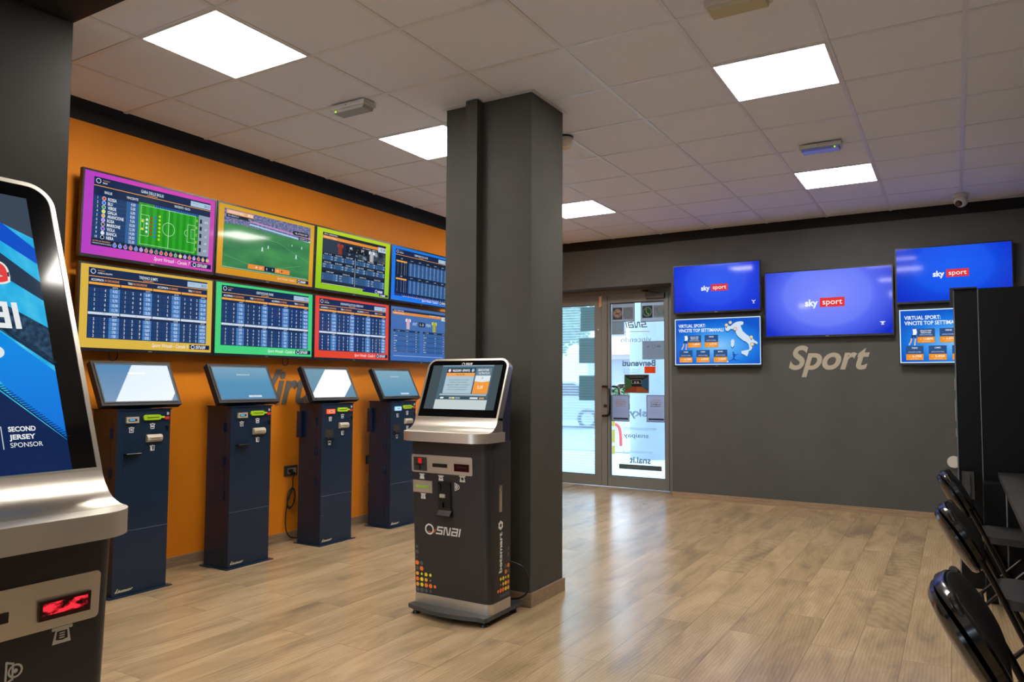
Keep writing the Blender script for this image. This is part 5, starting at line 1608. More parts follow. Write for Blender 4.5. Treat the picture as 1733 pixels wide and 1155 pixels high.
def jersey_picture(W, H):
    """sports shirt fabric with cyan and navy bands; W across, H up the lean"""
    g = G(W, H)
    cy = grad_mat('cyan_fabric', [(0.3, '#1aa0dc'), (0.5, '#2cb6ea'), (0.7, '#58ccf0')], 'noise', (0, 0, 0), (0.05, 0.08, 1), 0.95)
    nv = grad_mat('navy_fabric', [(0.3, '#14283e'), (0.5, '#22405c'), (0.7, '#3a5c78')], 'noise', (0, 0, 0), (0.012, 0.012, 1), 0.9)
    az = grad_mat('azure_fabric', [(0.0, '#0a66d8'), (0.5, '#0a90ea'), (1.0, '#14b0f0')], 'Y', (0, -H / 2, 0), (1, H, 1), 0.95)
    def stitched(pts, w, col):
        g.line(pts, w, col)
        (ua, va), (ub, vb) = pts[0], pts[-1]
        for i in range(60):
            a = i / 60
            u, v = ua + (ub - ua) * a, va + (vb - va) * a
            g.line([(u, v), (u + 0.03, v - 0.003)], 0.002, col)
    # v: 0 top .. 1 bottom; bands run from upper left to lower right
    g.rect(0, 1, 0, 1, cy); g.up()
    g.poly([(0.3, 0.0), (1.0, 0.0), (1.0, 0.16), (0.62, 0.06)], '#3a4656')
    g.poly([(0.5, 0.03), (0.75, 0.07), (1.0, 0.20), (1.0, 0.26), (0.7, 0.14)], '#1050c8')
    g.poly([(0.30, 0.06), (0.62, 0.14), (1.0, 0.33), (1.0, 0.40), (0.55, 0.22)], '#26384e')
    g.poly([(0.0, 0.22), (0.35, 0.33), (1.0, 0.64), (1.0, 0.50), (0.55, 0.34), (0.2, 0.22)], nv)
    g.poly([(0.0, 0.55), (0.30, 0.50), (1.0, 0.90), (1.0, 1.0), (0.30, 1.0)], '#0a2350')
    g.poly([(0.0, 0.42), (0.32, 0.46), (0.5, 0.58), (0.30, 0.66), (0.0, 0.6)], nv)
    g.poly([(0.55, 0.52), (0.70, 0.50), (1.0, 0.66), (1.0, 0.90), (0.75, 0.74)], az)
    g.poly([(0.0, 0.80), (0.35, 0.84), (0.62, 1.0), (0.0, 1.0)], az)
    g.up()
    stitched([(0.30, 0.485), (1.0, 0.895)], 0.003, '#0b1f42')
    stitched([(0.40, 0.335), (1.0, 0.635)], 0.003, '#12283e')
    stitched([(0.35, 0.84), (0.62, 0.995)], 0.003, '#0b1f42')
    g.up()
    X = lambda lx: 0.5 + lx / W
    V = lambda s: 1 - s / H
    # visible ends of the words (the rest runs out of frame)
    g.text('one', X(0.136), V(0.478), 0.098, '#e9e6e4', w=0.40, align='r', bold=0.075, res=6); g.up()
    g.text('one', X(0.131), V(0.478), 0.098, '#e2413f', w=0.385, align='r', bold=0.030, res=6); g.up()
    g.stroke_word(X(-0.053), V(0.362), 0.052, 0.20, '#e6e9ea', 0.012, shear=-0.05)
    g.text('pro', X(0.100), V(0.280), 0.062, '#dfe6ea', w=0.30, align='r', bold=0.03, res=6)
    for i, wd in enumerate(('SECOND', 'JERSEY', 'SPONSOR')):
        g.text(wd, X(0.084), V(0.098 - 0.0175 * i), 0.0150, '#e6e9ea', align='l', w=0.135 * (1.0, 0.95, 1.18)[i], bold=0.03 if i < 2 else 0.0, res=3)
    g.rect(X(0.070), X(0.0715), V(0.105), V(0.055), '#dfe6ea')
    return g, emat('#0f4c8c')

dotted = kiosk('black floor kiosk with orange and yellow dots standing before the pillar', (-2.398, 3.575, 0), 0,
      dict(head_hw=0.2775, body_hw=0.257, head_s=0.352, rc=0.055, screen=(0.045, 0.312, 0.238), sx=-0.0, picture=kiosk_picture, top_logo=True, panel=(-0.245, 0.165), coin_x=-0.062, red_glow=False))
kiosk('large near kiosk cut off by the left edge, blue jersey picture and glowing red scanner', (-1.835, 0.7125, 0), R(90),
      dict(head_hw=0.265, body_hw=0.257, head_s=0.722, rc=0.06, screen=(0.0, 0.675, 0.2), picture=jersey_picture, top_logo=False, panel=(-0.22, 0.225), coin_x=-0.06, red_glow=True))
bm = bmesh.new()
tube(bm, smooth_path([(-2.165, 3.578, 0.30), (-2.10, 3.62, 0.27), (-2.075, 3.66, 0.20), (-2.085, 3.67, 0.12), (-2.15, 3.66, 0.075), (-2.30, 3.64, 0.064)], 8), 0.006, 8)
obj('power_cable', bm, M_black, dotted, smooth=True, loc=(2.398, -3.575, 0))

# ================================================================== entrance door
YD = 8.62
M_glass = glass_mat('door_glass')
M_glassf = glass_mat('film_glass', (0.9, 0.97, 0.97), stripes=0.034)
bm = bmesh.new()
box(bm, XL, -2.785, YD - 0.02, YD + 0.05, 2.385, 2.45)
box(bm, XL, -4.64, YD - 0.02, YD + 0.05, 0, 2.385)
box(bm, -2.945, -2.785, YD - 0.02, YD + 0.05, 0, 2.385)
struct('trim_9', bm, M_alu)
def leaf(name, x0, x1, gx0, gx1, gz0, gz1, gm):
    bm = bmesh.new()
    y0, y1 = YD - 0.03, YD + 0.025
    box(bm, x0, gx0, y0, y1, 0.008, 2.38); box(bm, gx1, x1, y0, y1, 0.008, 2.38)
    box(bm, gx0, gx1, y0, y1, 0.008, gz0); box(bm, gx0, gx1, y0, y1, gz1, 2.38)
    d = struct(name, bm, M_alu)
    p = obj('glass_pane', B(gx0, gx1, YD - 0.004, YD + 0.004, gz0, gz1), gm, d)
    bm = bmesh.new()
    for q in ((gx0, gx0 + 0.008, gz0, gz1), (gx1 - 0.008, gx1, gz0, gz1), (gx0, gx1, gz0, gz0 + 0.008), (gx0, gx1, gz1 - 0.008, gz1)):
        box(bm, q[0], q[1], YD - 0.012, YD - 0.004, q[2], q[3])
    obj('glazing_bead', bm, M_black, d)
    return d
d1 = leaf('door_1', -4.64, -3.823, -4.55, -3.915, 0.135, 2.275, M_glassf)
d2 = leaf('door_2', -3.819, -2.948, -3.705, -3.0, 0.138, 2.285, M_glass)
bm = bmesh.new()
box(bm, -3.742, -3.736, YD - 0.034, YD - 0.03, 0.01, 2.38)
obj('meeting_bead', bm, M_black, d2)
bm = bmesh.new()
for yy, sx in ((-1, 0),):
    tube(bm, smooth_path([(-3.785, YD - 0.03, 1.243), (-3.785, YD - 0.075, 1.243), (-3.74, YD - 0.085, 1.240), (-3.70, YD - 0.085, 1.225), (-3.688, YD - 0.085, 1.18), (-3.688, YD - 0.085, 0.94), (-3.70, YD - 0.085, 0.895), (-3.74, YD - 0.085, 0.880), (-3.785, YD - 0.075, 0.878), (-3.785, YD - 0.03, 0.878)], 5), 0.015, 12)
obj('pull_handle', bm, M_blackgloss, d2, smooth=True)
bm = bmesh.new()
tube(bm, smooth_path([(-3.72, YD + 0.025, 1.243), (-3.72, YD + 0.07, 1.243), (-3.66, YD + 0.085, 1.235), (-3.632, YD + 0.085, 1.18), (-3.632, YD + 0.085, 0.94), (-3.66, YD + 0.085, 0.885), (-3.72, YD + 0.07, 0.878), (-3.72, YD + 0.025, 0.878)], 5), 0.015, 12)
obj('outer_pull_handle', bm, M_blackgloss, d2, smooth=True)
bm = bmesh.new(); cyl(bm, (-3.768, YD - 0.03, 1.0), (-3.768, YD - 0.042, 1.0), 0.022, n=20)
obj('lock', bm, M_black, d2)
bm = bmesh.new(); box(bm, -3.842, -3.806, YD - 0.055, YD - 0.03, 2.24, 2.375)
obj('door_bolt', bm, M_steel_v, d1, bevel=0.003)
bm = bmesh.new(); cyl(bm, (-3.862, YD - 0.03, 1.96), (-3.862, YD - 0.036, 1.96), 0.010, n=12)
obj('cap', bm, M_white_pl, d1)
t = thing('door_closer', 'grey overhead door closer at the top right of the glass door', 'door closer', (-3.10, YD - 0.03, 2.345))
obj('body', B(-0.12, 0.115, -0.05, 0.0, -0.028, 0.030), mat('closer_grey', '#4a4a48', 0.4, 0.3), t, bevel=0.006)
bm = bmesh.new()
tube(bm, [(0.05, -0.025, 0.034), (-0.14, -0.10, 0.060)], 0.007, 8); tube(bm, [(-0.14, -0.10, 0.062), (-0.10, 0.0, 0.075)], 0.007, 8)
obj('arm', bm, M_black, t)

# --- posters and lettering fixed to the right-hand glass (seen from behind: written to be read from outside)
GP = 'notices stuck on the glass door'
def flat_poster(label, x0, x1, z0, z1, draw, col='#c9ccd0', cat='notice', y=YD - 0.0045, name='door_notice', thick=0.0012):
    xm, zm = (x0 + x1) / 2, (z0 + z1) / 2
    t = thing(name, label, cat, (xm, y, zm), 0, GP)
    w, h = x1 - x0, z1 - z0
    obj('sheet', B(-w / 2, w / 2, -thick, 0, -h / 2, h / 2), paper(col), t)
    g = G(w, h, mk=paper, eps=0.0004)
    draw(g)
    if g.items:
        g.build('print', t, None, origin=(0, -thick - 0.0001, 0))
    return t
def d_nosmoke(g):
    g.frame(0, 1, 0, 1, 0.010, '#9aa0a6')
    g.rect(0.05, 0.46, 0.22, 0.86, '#4c545c'); g.rect(0.50, 0.93, 0.22, 0.86, '#9aa2a6'); g.up()
    g.disc(0.255, 0.53, 0.058, '#d8c4b4', 24); g.up(); g.ring(0.255, 0.53, 0.050, 0.006, '#a87058', 24); g.line([(0.14, 0.38), (0.37, 0.68)], 0.007, '#8c4c3c')
    g.line([(0.15, 0.55), (0.36, 0.52)], 0.010, '#4a4440'); g.ring(0.715, 0.55, 0.055, 0.005, '#84898c', 24)
    g.text('NO SMOKING', 0.66, 0.27, 0.04, '#5c6266', w=0.3, mirror=True)
def d_phone(g):
    g.frame(0, 1, 0, 1, 0.010, '#a4adb4')
    g.rect(0.06, 0.50, 0.18, 0.80, '#3f4a50'); g.rect(0.54, 0.97, 0.18, 0.80, '#a2aaa8'); g.up()
    g.disc(0.28, 0.49, 0.056, '#d6e0d6', 24); g.up(); g.disc(0.28, 0.49, 0.050, '#2c8050', 24); g.up()
    for c, o in (('#e6efe6', 0.0), ('#8a9692', 0.46)):
        u = 0.28 + o
        g.line([(u - 0.06, 0.34), (u - 0.045, 0.50), (u + 0.03, 0.62)], 0.010, c); g.disc(u - 0.055, 0.36, 0.011, c, 10); g.disc(u + 0.04, 0.61, 0.011, c, 10)
    g.ring(0.745, 0.49, 0.054, 0.005, '#8a9692', 24)
flat_poster('small no-smoking notice in the upper left corner of the door glass', -3.690, -3.384, 2.045, 2.278, d_nosmoke, '#bcc4ca')
flat_poster('notice with green telephone symbol in the upper right corner of the door glass', -3.305, -3.003, 2.035, 2.278, d_phone, '#c6d0d8')
def d_paper(g):
    for q in range(4): g.line([(0.1, 0.55 + 0.1 * q), (0.9, 0.55 + 0.1 * q)], 0.003, '#9aa6b0')
    g.ring(0.50, 0.30, 0.022, 0.004, '#7d8992', 20); g.rect(0.66, 0.82, 0.25, 0.35, '#8a969e'); g.rect(0.22, 0.30, 0.26, 0.34, '#8a969e')
flat_poster('plain pale sheet with faint icons on the right of the door glass', -3.288, -3.003, 1.575, 1.80, d_paper, '#aab8c4')
def d_none(g): pass
flat_poster('small bright orange speech-bubble sticker on the door glass', -3.262, -3.122, 1.408, 1.490, d_none, '#f06a1e', 'sticker', name='door_sticker')
def d_pitch(g):
    g.frame(0, 1, 0, 1, 0.010, '#8a8884'); g.up()
    g.poly([(0.03, 0.1), (0.30, 0.32), (0.30, 0.66), (0.03, 0.86)], '#4a8a5c'); g.poly([(0.97, 0.1), (0.70, 0.32), (0.70, 0.66), (0.97, 0.86)], '#3c7aa8')
    g.poly([(0.03, 0.88), (0.30, 0.66), (0.50, 0.66), (0.50, 0.95), (0.03, 0.95)], '#c85a40'); g.poly([(0.97, 0.88), (0.70, 0.66), (0.50, 0.66), (0.50, 0.95), (0.97, 0.95)], '#d87a3c')
    g.rect(0.30, 0.70, 0.28, 0.62, '#24282c'); g.rect(0.12, 0.88, 0.07, 0.20, '#3c3c3a'); g.up()
    g.frame(0.30, 0.70, 0.28, 0.50, 0.004, '#d0d4d6'); g.disc(0.44, 0.42, 0.012, '#e6e8ea', 14); g.disc(0.56, 0.42, 0.012, '#e6e8ea', 14)
    g.text('SCOMMESSE SPORT', 0.5, 0.135, 0.06, '#a8b0aa', w=0.6, mirror=True)
flat_poster('framed colourful poster with green, blue and red fields, middle of door glass', -3.524, -3.205, 1.165, 1.392, d_pitch, '#33332f', 'poster', name='door_poster')
def d_notice(o):
    def dr(g):
        g.frame(0, 1, 0, 1, 0.010, '#8e9296'); g.rect(0.10, 0.93, 0.86, 0.93, '#3a4450'); g.up()
        for q in range(4):
            g.text(('GIOCO VIETATO', 'AI MINORI', 'NUMERO', 'VERDE')[q] if o else ('IL GIOCO', 'RESPONSABILE', 'SCOMMETTERE', 'CON TESTA')[q], 0.5, 0.19 + 0.075 * q, 0.045, '#c8823c' if (not o or q < 2) else '#4c525a', w=(0.5, 0.62, 0.55, 0.58)[q], mirror=True, bold=0.02)
        for q in range(5): g.line([(0.16, 0.53 + 0.055 * q), (0.84, 0.53 + 0.055 * q)], 0.002, '#9aa4b4')
        g.text('sito', 0.3, 0.895, 0.02, '#d0d6dc', mirror=True)
    return dr
flat_poster('grey-framed orange-titled notice on the door glass just right of the pull handle', -3.695, -3.460, 0.812, 1.140, d_notice(0), '#b9c2d6')
flat_poster('grey-framed notice with orange and dark title, lower right of the door glass', -3.238, -3.003, 0.815, 1.142, d_notice(1), '#c2cbdc')
flat_poster('dark grey opening-hours strip at the bottom of the door glass', -3.598, -3.051, 0.232, 0.290, lambda g: g.text('NONSTOP 24H', 0.35, 0.5, 0.5, '#a3aca8', w=0.3, mirror=True), '#6f7a76')
# lettering straight on the glass, mirrored
glt = thing('glass_lettering', 'mirrored grey lettering stuck on the right-hand door glass', 'lettering', (-3.36, YD - 0.0048, 1.2))
cxm = -3.36
def DL(x, z): return (0.5 + (x - cxm), 0.5 - (z - 1.2))
def glass_word(fn, name='word'):
    g = G(1.0, 1.0, mk=paper, eps=0.0002)
    fn(g)
    g.build(name, glt, None)
glass_word(lambda g: g.stroke_word(*DL(-3.23, 2.005), 0.060, 0.27, '#6c6660', 0.013, mirror=True), 'logo_word')
glass_word(lambda g: g.line([DL(-3.605, 1.922), DL(-3.19, 1.918)], 0.006, '#b06848'), 'rule')
for (w_s, x, z, h, w, c, bo) in (('vincendo', -3.37, 1.825, 0.065, 0.40, '#8a9096', 0.0), ('Benvenuti', -3.335, 1.533, 0.070, 0.43, '#5c6870', 0.03), ('DA NOI GIOCHI', -3.43, 1.452, 0.026, 0.22, '#9aa8b2', 0.0), ('SE SEI MAGGIORENNE', -3.44, 1.418, 0.026, 0.20, '#9aa8b2', 0.0),
                               ('sky', -3.35, 0.925, 0.085, 0.23, '#94a8b8', 0.03), ('METODI DI PAGAMENTO', -3.325, 0.728, 0.030, 0.42, '#8a9aa8', 0.0), ('snaipay', -3.375, 0.648, 0.052, 0.32, '#6f808c', 0.01),
                               ('PUOI GIOCARE SU ANCHE', -3.36, 0.446, 0.026, 0.38, '#9aa8b2', 0.0), ('snai.it', -3.325, 0.350, 0.075, 0.27, '#6f7e86', 0.03)):
    glass_word(lambda g: g.text(w_s, *DL(x, z), h, c, w=w, mirror=True, bold=bo, res=4))
# three grey panels seen through the striped film
for nm, x0, x1, z0, z1 in (('topmost grey rectangle stuck on the striped left glass', -4.127, -3.918, 1.947, 2.257), ('middle grey rectangle stuck on the striped left glass', -4.149, -3.918, 1.538, 1.862), ('lowest grey rectangle stuck on the striped left glass', -4.149, -3.918, 1.064, 1.380)):
    o = obj('window_poster', B(x0, x1, YD + 0.0045, YD + 0.006, z0, z1), paper('#9fb8b8'), None)
    tag(o, nm, 'poster', 'grey posters on the striped glass')

# ================================================================== outside
M_pave = mat('pavement', '#c9ccd0', 0.9, spec=0.2, var=0.06, scale=3)
M_road = mat('road', '#b4b8bc', 0.9, spec=0.2, var=0.05, scale=2)
M_conc = mat('concrete_column', '#98a2a8', 0.8, var=0.08, scale=5)
struct('trim_10', B(-30, 12, 8.66, 13.1, -0.12, -0.03), M_pave)
struct('trim_11', B(-60, 30, 13.25, 60, -0.2, -0.13), M_road)
struct('trim_12', B(-30, 12, 13.1, 13.25, -0.12, -0.02), mat('kerb', '#8d9396', 0.8))
bm = bmesh.new()
for i in range(40):
    z0, z1 = -0.03 + 0.1 * i, -0.03 + 0.1 * (i + 1)
cyl(bm, (-4.62, 12.6, -0.03), (-4.62, 12.6, 4.2), 0.40, n=40, cap=True)
tag(obj('portico_column', bm, M_conc, smooth=True), 'thick round grey concrete column outside behind the right door glass', 'column')
t = thing('bollard', 'yellow striped post outside, seen low at left of the right door glass', 'post', (-5.515, 12.9, -0.03))
bm = bmesh.new()
cyl(bm, (0, 0, 0), (0, 0, 0.85), 0.045, n=16)
obj('post', bm, mat('post_yellow', '#c8a83c', 0.5), t, smooth=True)
for z in (0.15, 0.45, 0.72):
    bm = bmesh.new(); cyl(bm, (0, 0, z), (0, 0, z + 0.06), 0.0465, n=16)
    obj('stripe', bm, mat('post_white', '#d8d4c8', 0.5), t, smooth=True)
bm = bmesh.new()
tube(bm, smooth_path([(-7.05, 15.6, -0.12), (-7.05, 15.6, 0.22), (-6.95, 15.6, 0.36), (-6.65, 15.6, 0.37), (-6.50, 15.6, 0.26), (-6.47, 15.6, -0.12)], 6), 0.035, 10)
tag(obj('bike_rack', bm, mat('rack_red', '#c84a48', 0.4), smooth=True), 'red tubular hoop barrier on the pavement outside the door', 'barrier')

def car(label, loc, rotz, body, L=4.2):
    t = thing('parked_car', label, 'car', loc, rotz)
    m = mat('car_paint_' + body.strip('#'), body, 0.25, 0.3)
    prof = [(-2.1, 0.25), (-2.1, 0.72), (-1.95, 0.88), (-1.2, 0.95), (-0.55, 1.42), (0.95, 1.45), (1.75, 1.0), (2.08, 0.92), (2.12, 0.5), (2.05, 0.25)]
    bm = bmesh.new(); prism(bm, prof, lambda u, v, q: (u, q, v), -0.86, 0.86)
    obj('body', bm, m, t, bevel=0.06, smooth=True)
    win = [(-1.12, 0.97), (-0.52, 1.36), (0.92, 1.39), (1.55, 1.02)]
    for s in (-1, 1):
        bm = bmesh.new(); prism(bm, win, lambda u, v, q: (u, q, v), s * 0.862, s * 0.872)
        obj('side_window', bm, M_blackgloss, t)
    for x in (-1.3, 1.35):
        for s in (-1, 1):
            bm = bmesh.new(); cyl(bm, (x, s * 0.70, 0.31), (x, s * 0.88, 0.31), 0.31, n=24); 
            w = obj('wheel', bm, M_black, t)
            bm = bmesh.new(); cyl(bm, (x, s * 0.88, 0.31), (x, s * 0.89, 0.31), 0.20, n=20)
            obj('hubcap', bm, M_chrome, w)
    return t
car('silver car parked outside, seen through the striped left glass', (-11.3, 21.0, -0.13), R(25), '#a8b4be')
car('pale car parked far across the street, seen between the door notices', (-12.2, 31.0, -0.13), R(12), '#c2c6cc')

def bush_mesh(bm, n, cx, cy, cz, rx, ry, rz, s):
    for _ in range(n):
        a, b_ = random.uniform(0, 2 * math.pi), math.acos(random.uniform(-1, 1))
        rad = random.uniform(0.6, 1.0)
        p = Vector((cx + rx * rad * math.sin(b_) * math.cos(a), cy + ry * rad * math.sin(b_) * math.sin(a), cz + rz * rad * math.cos(b_)))
        d1 = Vector((random.gauss(0, 1), random.gauss(0, 1), random.gauss(0, 1))).normalized()
        d2 = d1.orthogonal().normalized()
        k = s * random.uniform(0.6, 1.3)
        vs = [bm.verts.new(p + q) for q in (-d1 * k, d2 * k * 0.45, d1 * k, -d2 * k * 0.45)]
        bm.faces.new(vs)
def leaf_mat():
    m = mat('leaf_green', '#5f8048', 0.6, var=0.35, scale=1.5)
    return m
for (lb, x, y, h, r) in (('leafy street tree outside, seen through the top of the striped left glass', -10.6, 18.6, 4.2, 2.0), ('green street tree further left beyond the striped glass', -14.5, 24.0, 5.2, 2.6)):
    t = thing('street_tree', lb, 'tree', (x, y, -0.13))
    bm = bmesh.new()
    tube(bm, smooth_path([(0, 0, 0), (0.05, 0, h * 0.3), (-0.03, 0.04, h * 0.6), (0, 0, h * 0.85)], 4), 0.11, 10)
    for k in range(5):
        a = k * 1.256
        tube(bm, [(0, 0, h * 0.55), (math.cos(a) * r * 0.5, math.sin(a) * r * 0.5, h * 0.8)], 0.04, 6)
    obj('trunk', bm, mat('bark', '#6a5a4a', 0.9), t)
    bm = bmesh.new(); bush_mesh(bm, 2600, 0, 0, h * 0.85, r, r, r * 0.85, 0.13)
    obj('crown', bm, leaf_mat(), t)
bm = bmesh.new(); 
for i in range(14):
    bush_mesh(bm, 260, -21 + i * 1.0, 27.5, 0.55, 0.7, 0.5, 0.7, 0.10)
tag(obj('hedge', bm, leaf_mat()), 'low green hedge across the street behind the parked silver car', 'hedge')
t = thing('building', 'pale building across the street with an orange awning', 'building', (-14.0, 44.0, -0.13))
obj('facade', B(-9, 7.0, 0, 8, 0, 7.5), mat('facade_cream', '#e6e2dc', 0.9), t)
for x in (-7.5, -4.5, -1.5, 1.5, 4.5):
    w = obj('window', B(x - 0.6, x + 0.6, -0.05, 0, 4.4, 6.0), mat('shutter_grey', '#8d9298', 0.6), t)
    obj('pane', B(x - 0.5, x + 0.5, -0.07, -0.05, 4.5, 5.9), M_blackgloss, w)
bm = bmesh.new(); prism(bm, [(0, 3.75), (-1.3, 3.3), (-1.3, 3.15), (0, 3.6)], lambda a, b_, q: (q, a, b_), -7.0, 6.0)
obj('awning', bm, mat('awning_orange', '#dba68c', 0.7), t)
obj('shopfront', B(-6.5, 5.5, -0.04, 0, 0.3, 2.9), mat('shop_glass', '#9aa4b0', 0.2), t)

# ================================================================== right side: cabinet, counter, chairs
t = thing('network_cabinet', 'tall black metal cabinet standing at the far end of the counter table', 'cabinet', (0, 5.60, 0))
M_cab = mat('cabinet_black', '#08090a', 0.35, spec=0.25, var=0.1)
obj('carcass', B(0.0, 0.605, 0.012, 0.60, 0, 1.905), M_cab, t, bevel=0.003)
obj('side_highlight', B(-0.004, 0.004, -0.006, 0.012, 0.02, 1.90), mat('highlight_silver', '#7d838a', 0.3, 0.8), t)  # bright edge highlight, put in as a silver-coloured strip
dr = obj('handle_door', B(0.010, 0.128, -0.010, 0.012, 0.03, 1.885), M_cab, t, bevel=0.003)
obj('edge_highlight', B(0.131, 0.135, -0.012, 0.012, 0.02, 1.90), mat('highlight_grey', '#8a8e92', 0.35, 0.6), t)  # highlight along the door gap, put in as a pale strip
obj('front_panel', B(0.138, 0.605, -0.008, 0.012, 0.02, 1.905), M_cab, t, bevel=0.002)
bm = B(0.018, 0.085, -0.022, -0.010, 0.56, 0.735)
hd = obj('swing_handle', bm, mat('handle_black', '#3a3a3a', 0.35), dr, bevel=0.006)
bm = bmesh.new(); prism(bm, rrect(0.035, 0.062, 0.585, 0.725, 0.013, 6), lambda u, v, q: (u, q, v), -0.036, -0.022)
obj('lever', bm, mat('lever_grey', '#4a4d52', 0.3, 0.3), hd, bevel=0.002)
bm = bmesh.new(); cyl(bm, (0.052, -0.01, 0.560), (0.052, -0.035, 0.560), 0.017, n=20)
bmesh.ops.translate(bm, verts=bm.verts, vec=(0, 0, -0.004))
obj('key_barrel', bm, M_black, hd)
bm = bmesh.new(); box(bm, 0.046, 0.052, -0.050, -0.035, 0.520, 0.560)
obj('key', bm, mat('brass', '#c08c4a', 0.25, 1.0), hd)
bm = bmesh.new(); box(bm, -0.022, -0.004, -0.02, 0.0, 1.80, 1.915); box(bm, -0.022, 0.13, -0.022, 0.02, 1.905, 1.915)
obj('top_clip', bm, M_black, t)
bm = bmesh.new(); 
for z0, z1 in ((1.25, 1.33), (1.05, 1.19), (0.95, 1.0)):
    box(bm, -0.0085, 0.0, 0.05, 0.08, z0, z1)
obj('side_label', bm, pmat('#8e8a80'), t)

bm = bmesh.new(); cyl(bm, (-0.035, YB, 0.557), (-0.035, YB - 0.035, 0.557), 0.055, n=28)
tag(obj('round_wall_fitting', bm, M_white_pl, bevel=0.004), 'small round white wall fitting just left of the black cabinet', 'wall fitting')

t = thing('under_counter_block', 'low black block with a thin light edge, added under the far end of the counter', 'cabinet', (0.36, 5.26, 0))  # added block fills a solid black area of unknown content
obj('carcass', B(-0.235, 0.24, 0.012, 0.20, 0, 0.70), M_cab, t, bevel=0.002)
obj('left_panel', B(-0.235, -0.128, 0.0, 0.012, 0.01, 0.70), M_cab, t)
obj('edge_highlight', B(-0.126, -0.119, -0.003, 0.012, 0.01, 0.70), mat('highlight_grey', '#8a8e92', 0.35, 0.6), t)  # vertical highlight line, put in as a pale strip
obj('door', B(-0.117, 0.24, 0.0, 0.012, 0.01, 0.70), M_cab, t)

M_table = wood_trim('black_oak', '#1d1c1c', 1)
t = thing('counter_table', 'long narrow black counter table along the right edge', 'table', (0.41, 3.6, 0))
obj('tabletop', B(-0.203, 0.205, -1.9, 1.875, 0.722, 0.752), M_table, t, bevel=0.002)
M_leg = mat('leg_grey', '#8f949a', 0.3, 0.7)
for y in (-0.6, -1.75):
    obj('leg', B(-0.188, -0.168, y - 0.01, y + 0.01, 0, 0.722), M_leg, t)
    obj('leg', B(0.175, 0.195, y - 0.01, y + 0.01, 0, 0.722), M_leg, t)

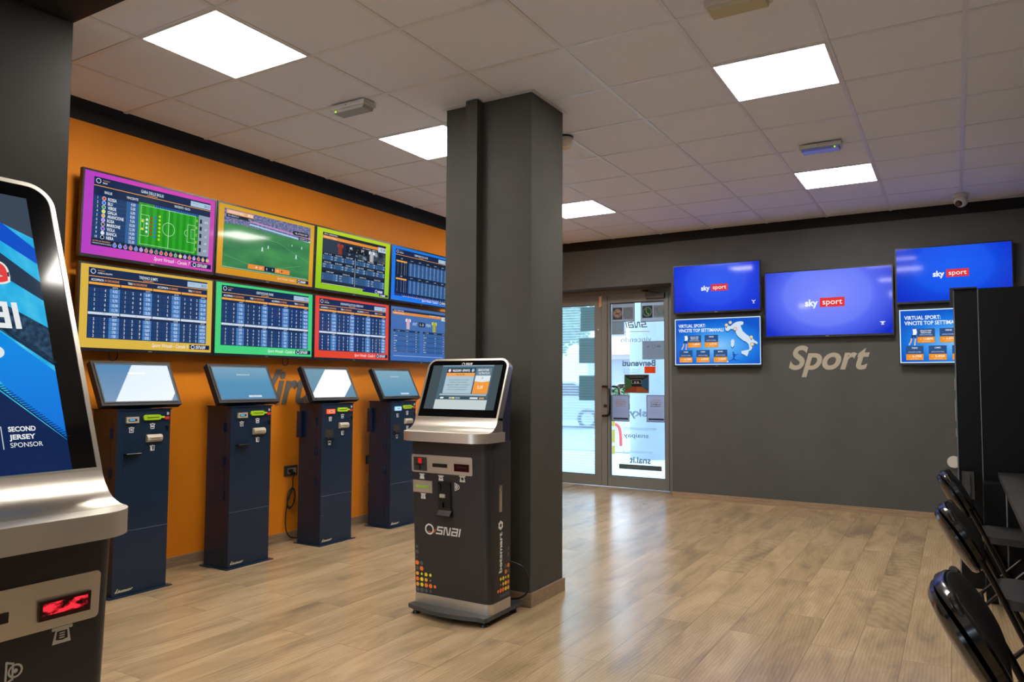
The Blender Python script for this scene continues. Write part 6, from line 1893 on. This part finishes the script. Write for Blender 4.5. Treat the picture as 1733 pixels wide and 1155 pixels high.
M_vinyl = mat('black_vinyl', '#0c0c0e', 0.16, spec=0.7, var=0.05)
M_vface = mat('black_fabric', '#101114', 0.75, spec=0.2, scale=300, bump=0.2)
M_tube = mat('black_tube', '#1a1715', 0.25, 0.5)
def folding_chair(label, y, x=0.30):
    """local: front faces -Y; seat centre at x=0; world x = 0.30 - ly"""
    t = thing('folding_chair', label, 'chair', (x, y, 0), R(90), 'black folding chairs along the counter')
    la = math.atan2(0.15, 0.25)
    # plane of the back: origin at its lower edge
    TB = Matrix.Translation((0, 0.232, 0.545)) @ Matrix.Rotation(-la, 4, 'X')
    out = []
    for i in range(56):
        a = 2 * math.pi * i / 56
        ca, sa = math.cos(a), math.sin(a)
        out.append((0.215 * math.copysign(abs(ca) ** 0.78, ca), 0.1425 + 0.1425 * math.copysign(abs(sa) ** 0.78, sa)))
    def dome(u, v, q, d=0.028):
        return tuple(TB @ Vector((u, q + d * (abs(u) / 0.215) ** 2, v)))
    bm = bmesh.new()
    # front pad: pillow-like slab with curved plan, fabric face and vinyl band
    n = len(out)
    cx, cy = 0.0, 0.1425
    levels = [(1.0, 0.024), (1.0, 0.004), (0.97, -0.004), (0.93, -0.007), (0.6, -0.008), (0.25, -0.008)]
    rings = []
    for k, q in levels:
        rings.append([bm.verts.new(dome(cx + (u - cx) * k, cy + (v - cy) * k, q, -0.028)) for u, v in out])
    for j in range(len(rings) - 1):
        for i in range(n):
            f = bm.faces.new((rings[j][i], rings[j][(i + 1) % n], rings[j + 1][(i + 1) % n], rings[j + 1][i]))
            f.material_index = 0 if j < 3 else 1
    f = bm.faces.new(rings[-1]); f.material_index = 1
    f = bm.faces.new(rings[0][::-1]); f.material_index = 0
    obj('back_cushion', bm, [M_vinyl, M_vface], t, smooth=True)
    bm = bmesh.new()
    rings = []
    for k, q in [(0.93, 0.027), (0.97, 0.030), (0.97, 0.040), (0.90, 0.052), (0.6, 0.060), (0.25, 0.063)]:
        rings.append([bm.verts.new(dome(cx + (u - cx) * k, cy - 0.006 + (v - cy) * k, q, -0.022)) for u, v in out])
    for j in range(len(rings) - 1):
        for i in range(n):
            bm.faces.new((rings[j][i], rings[j][(i + 1) % n], rings[j + 1][(i + 1) % n], rings[j + 1][i]))
    bm.faces.new(rings[-1]); bm.faces.new(rings[0][::-1])
    obj('back_shell', bm, M_vinyl, t, smooth=True)
    # frame: two long tubes from the back down to the front feet, cross legs to the rear feet
    for s in (-1, 1):
        x = s * 0.185
        bm = bmesh.new()
        tube(bm, smooth_path([(x * 0.8, 0.355, 0.775), (x, 0.335, 0.74), (x, 0.225, 0.545), (x, 0.10, 0.27), (x, -0.02, 0.012)], 5), 0.011, 10)
        obj('front_leg', bm, M_tube, t, smooth=True)
        bm = bmesh.new()
        tube(bm, [(x * 0.86, -0.13, 0.425), (x * 0.86, 0.05, 0.24), (x * 0.86, 0.26, 0.012)], 0.010, 10)
        obj('rear_leg', bm, M_tube, t, smooth=True)
        for yy, xx in ((-0.02, x), (0.26, x * 0.86)):
            pass
    bm = bmesh.new(); tube(bm, [(-0.185, 0.06, 0.19), (0.185, 0.06, 0.19)], 0.009, 8)
    obj('stretcher', bm, M_tube, t, smooth=True)
    bm = bmesh.new(); tube(bm, [(-0.159, 0.2, 0.078), (0.159, 0.2, 0.078)], 0.008, 8)
    obj('rear_stretcher', bm, M_tube, t, smooth=True)
    bm = bmesh.new()
    prism(bm, rrect(-0.20, 0.20, -0.20, 0.195, 0.07, 8, (1, 1, 1, 1)), lambda u, v, q: (u, v, q + v * 0.03), 0.422, 0.458)
    obj('seat', bm, wood_trim('chair_seat_black', '#1e1d1d', 1), t, bevel=0.006, seg=3, smooth=True)
    return t
folding_chair('nearest black folding chair at the bottom right corner', 2.28, 0.335)
folding_chair('black folding chair in the middle of the row by the counter', 3.66, 0.320)
folding_chair('farthest black folding chair, just in front of the cabinet handle', 5.03)

# remove the helper used to shape the lettering
bpy.data.objects.remove(_to_, do_unlink=True)
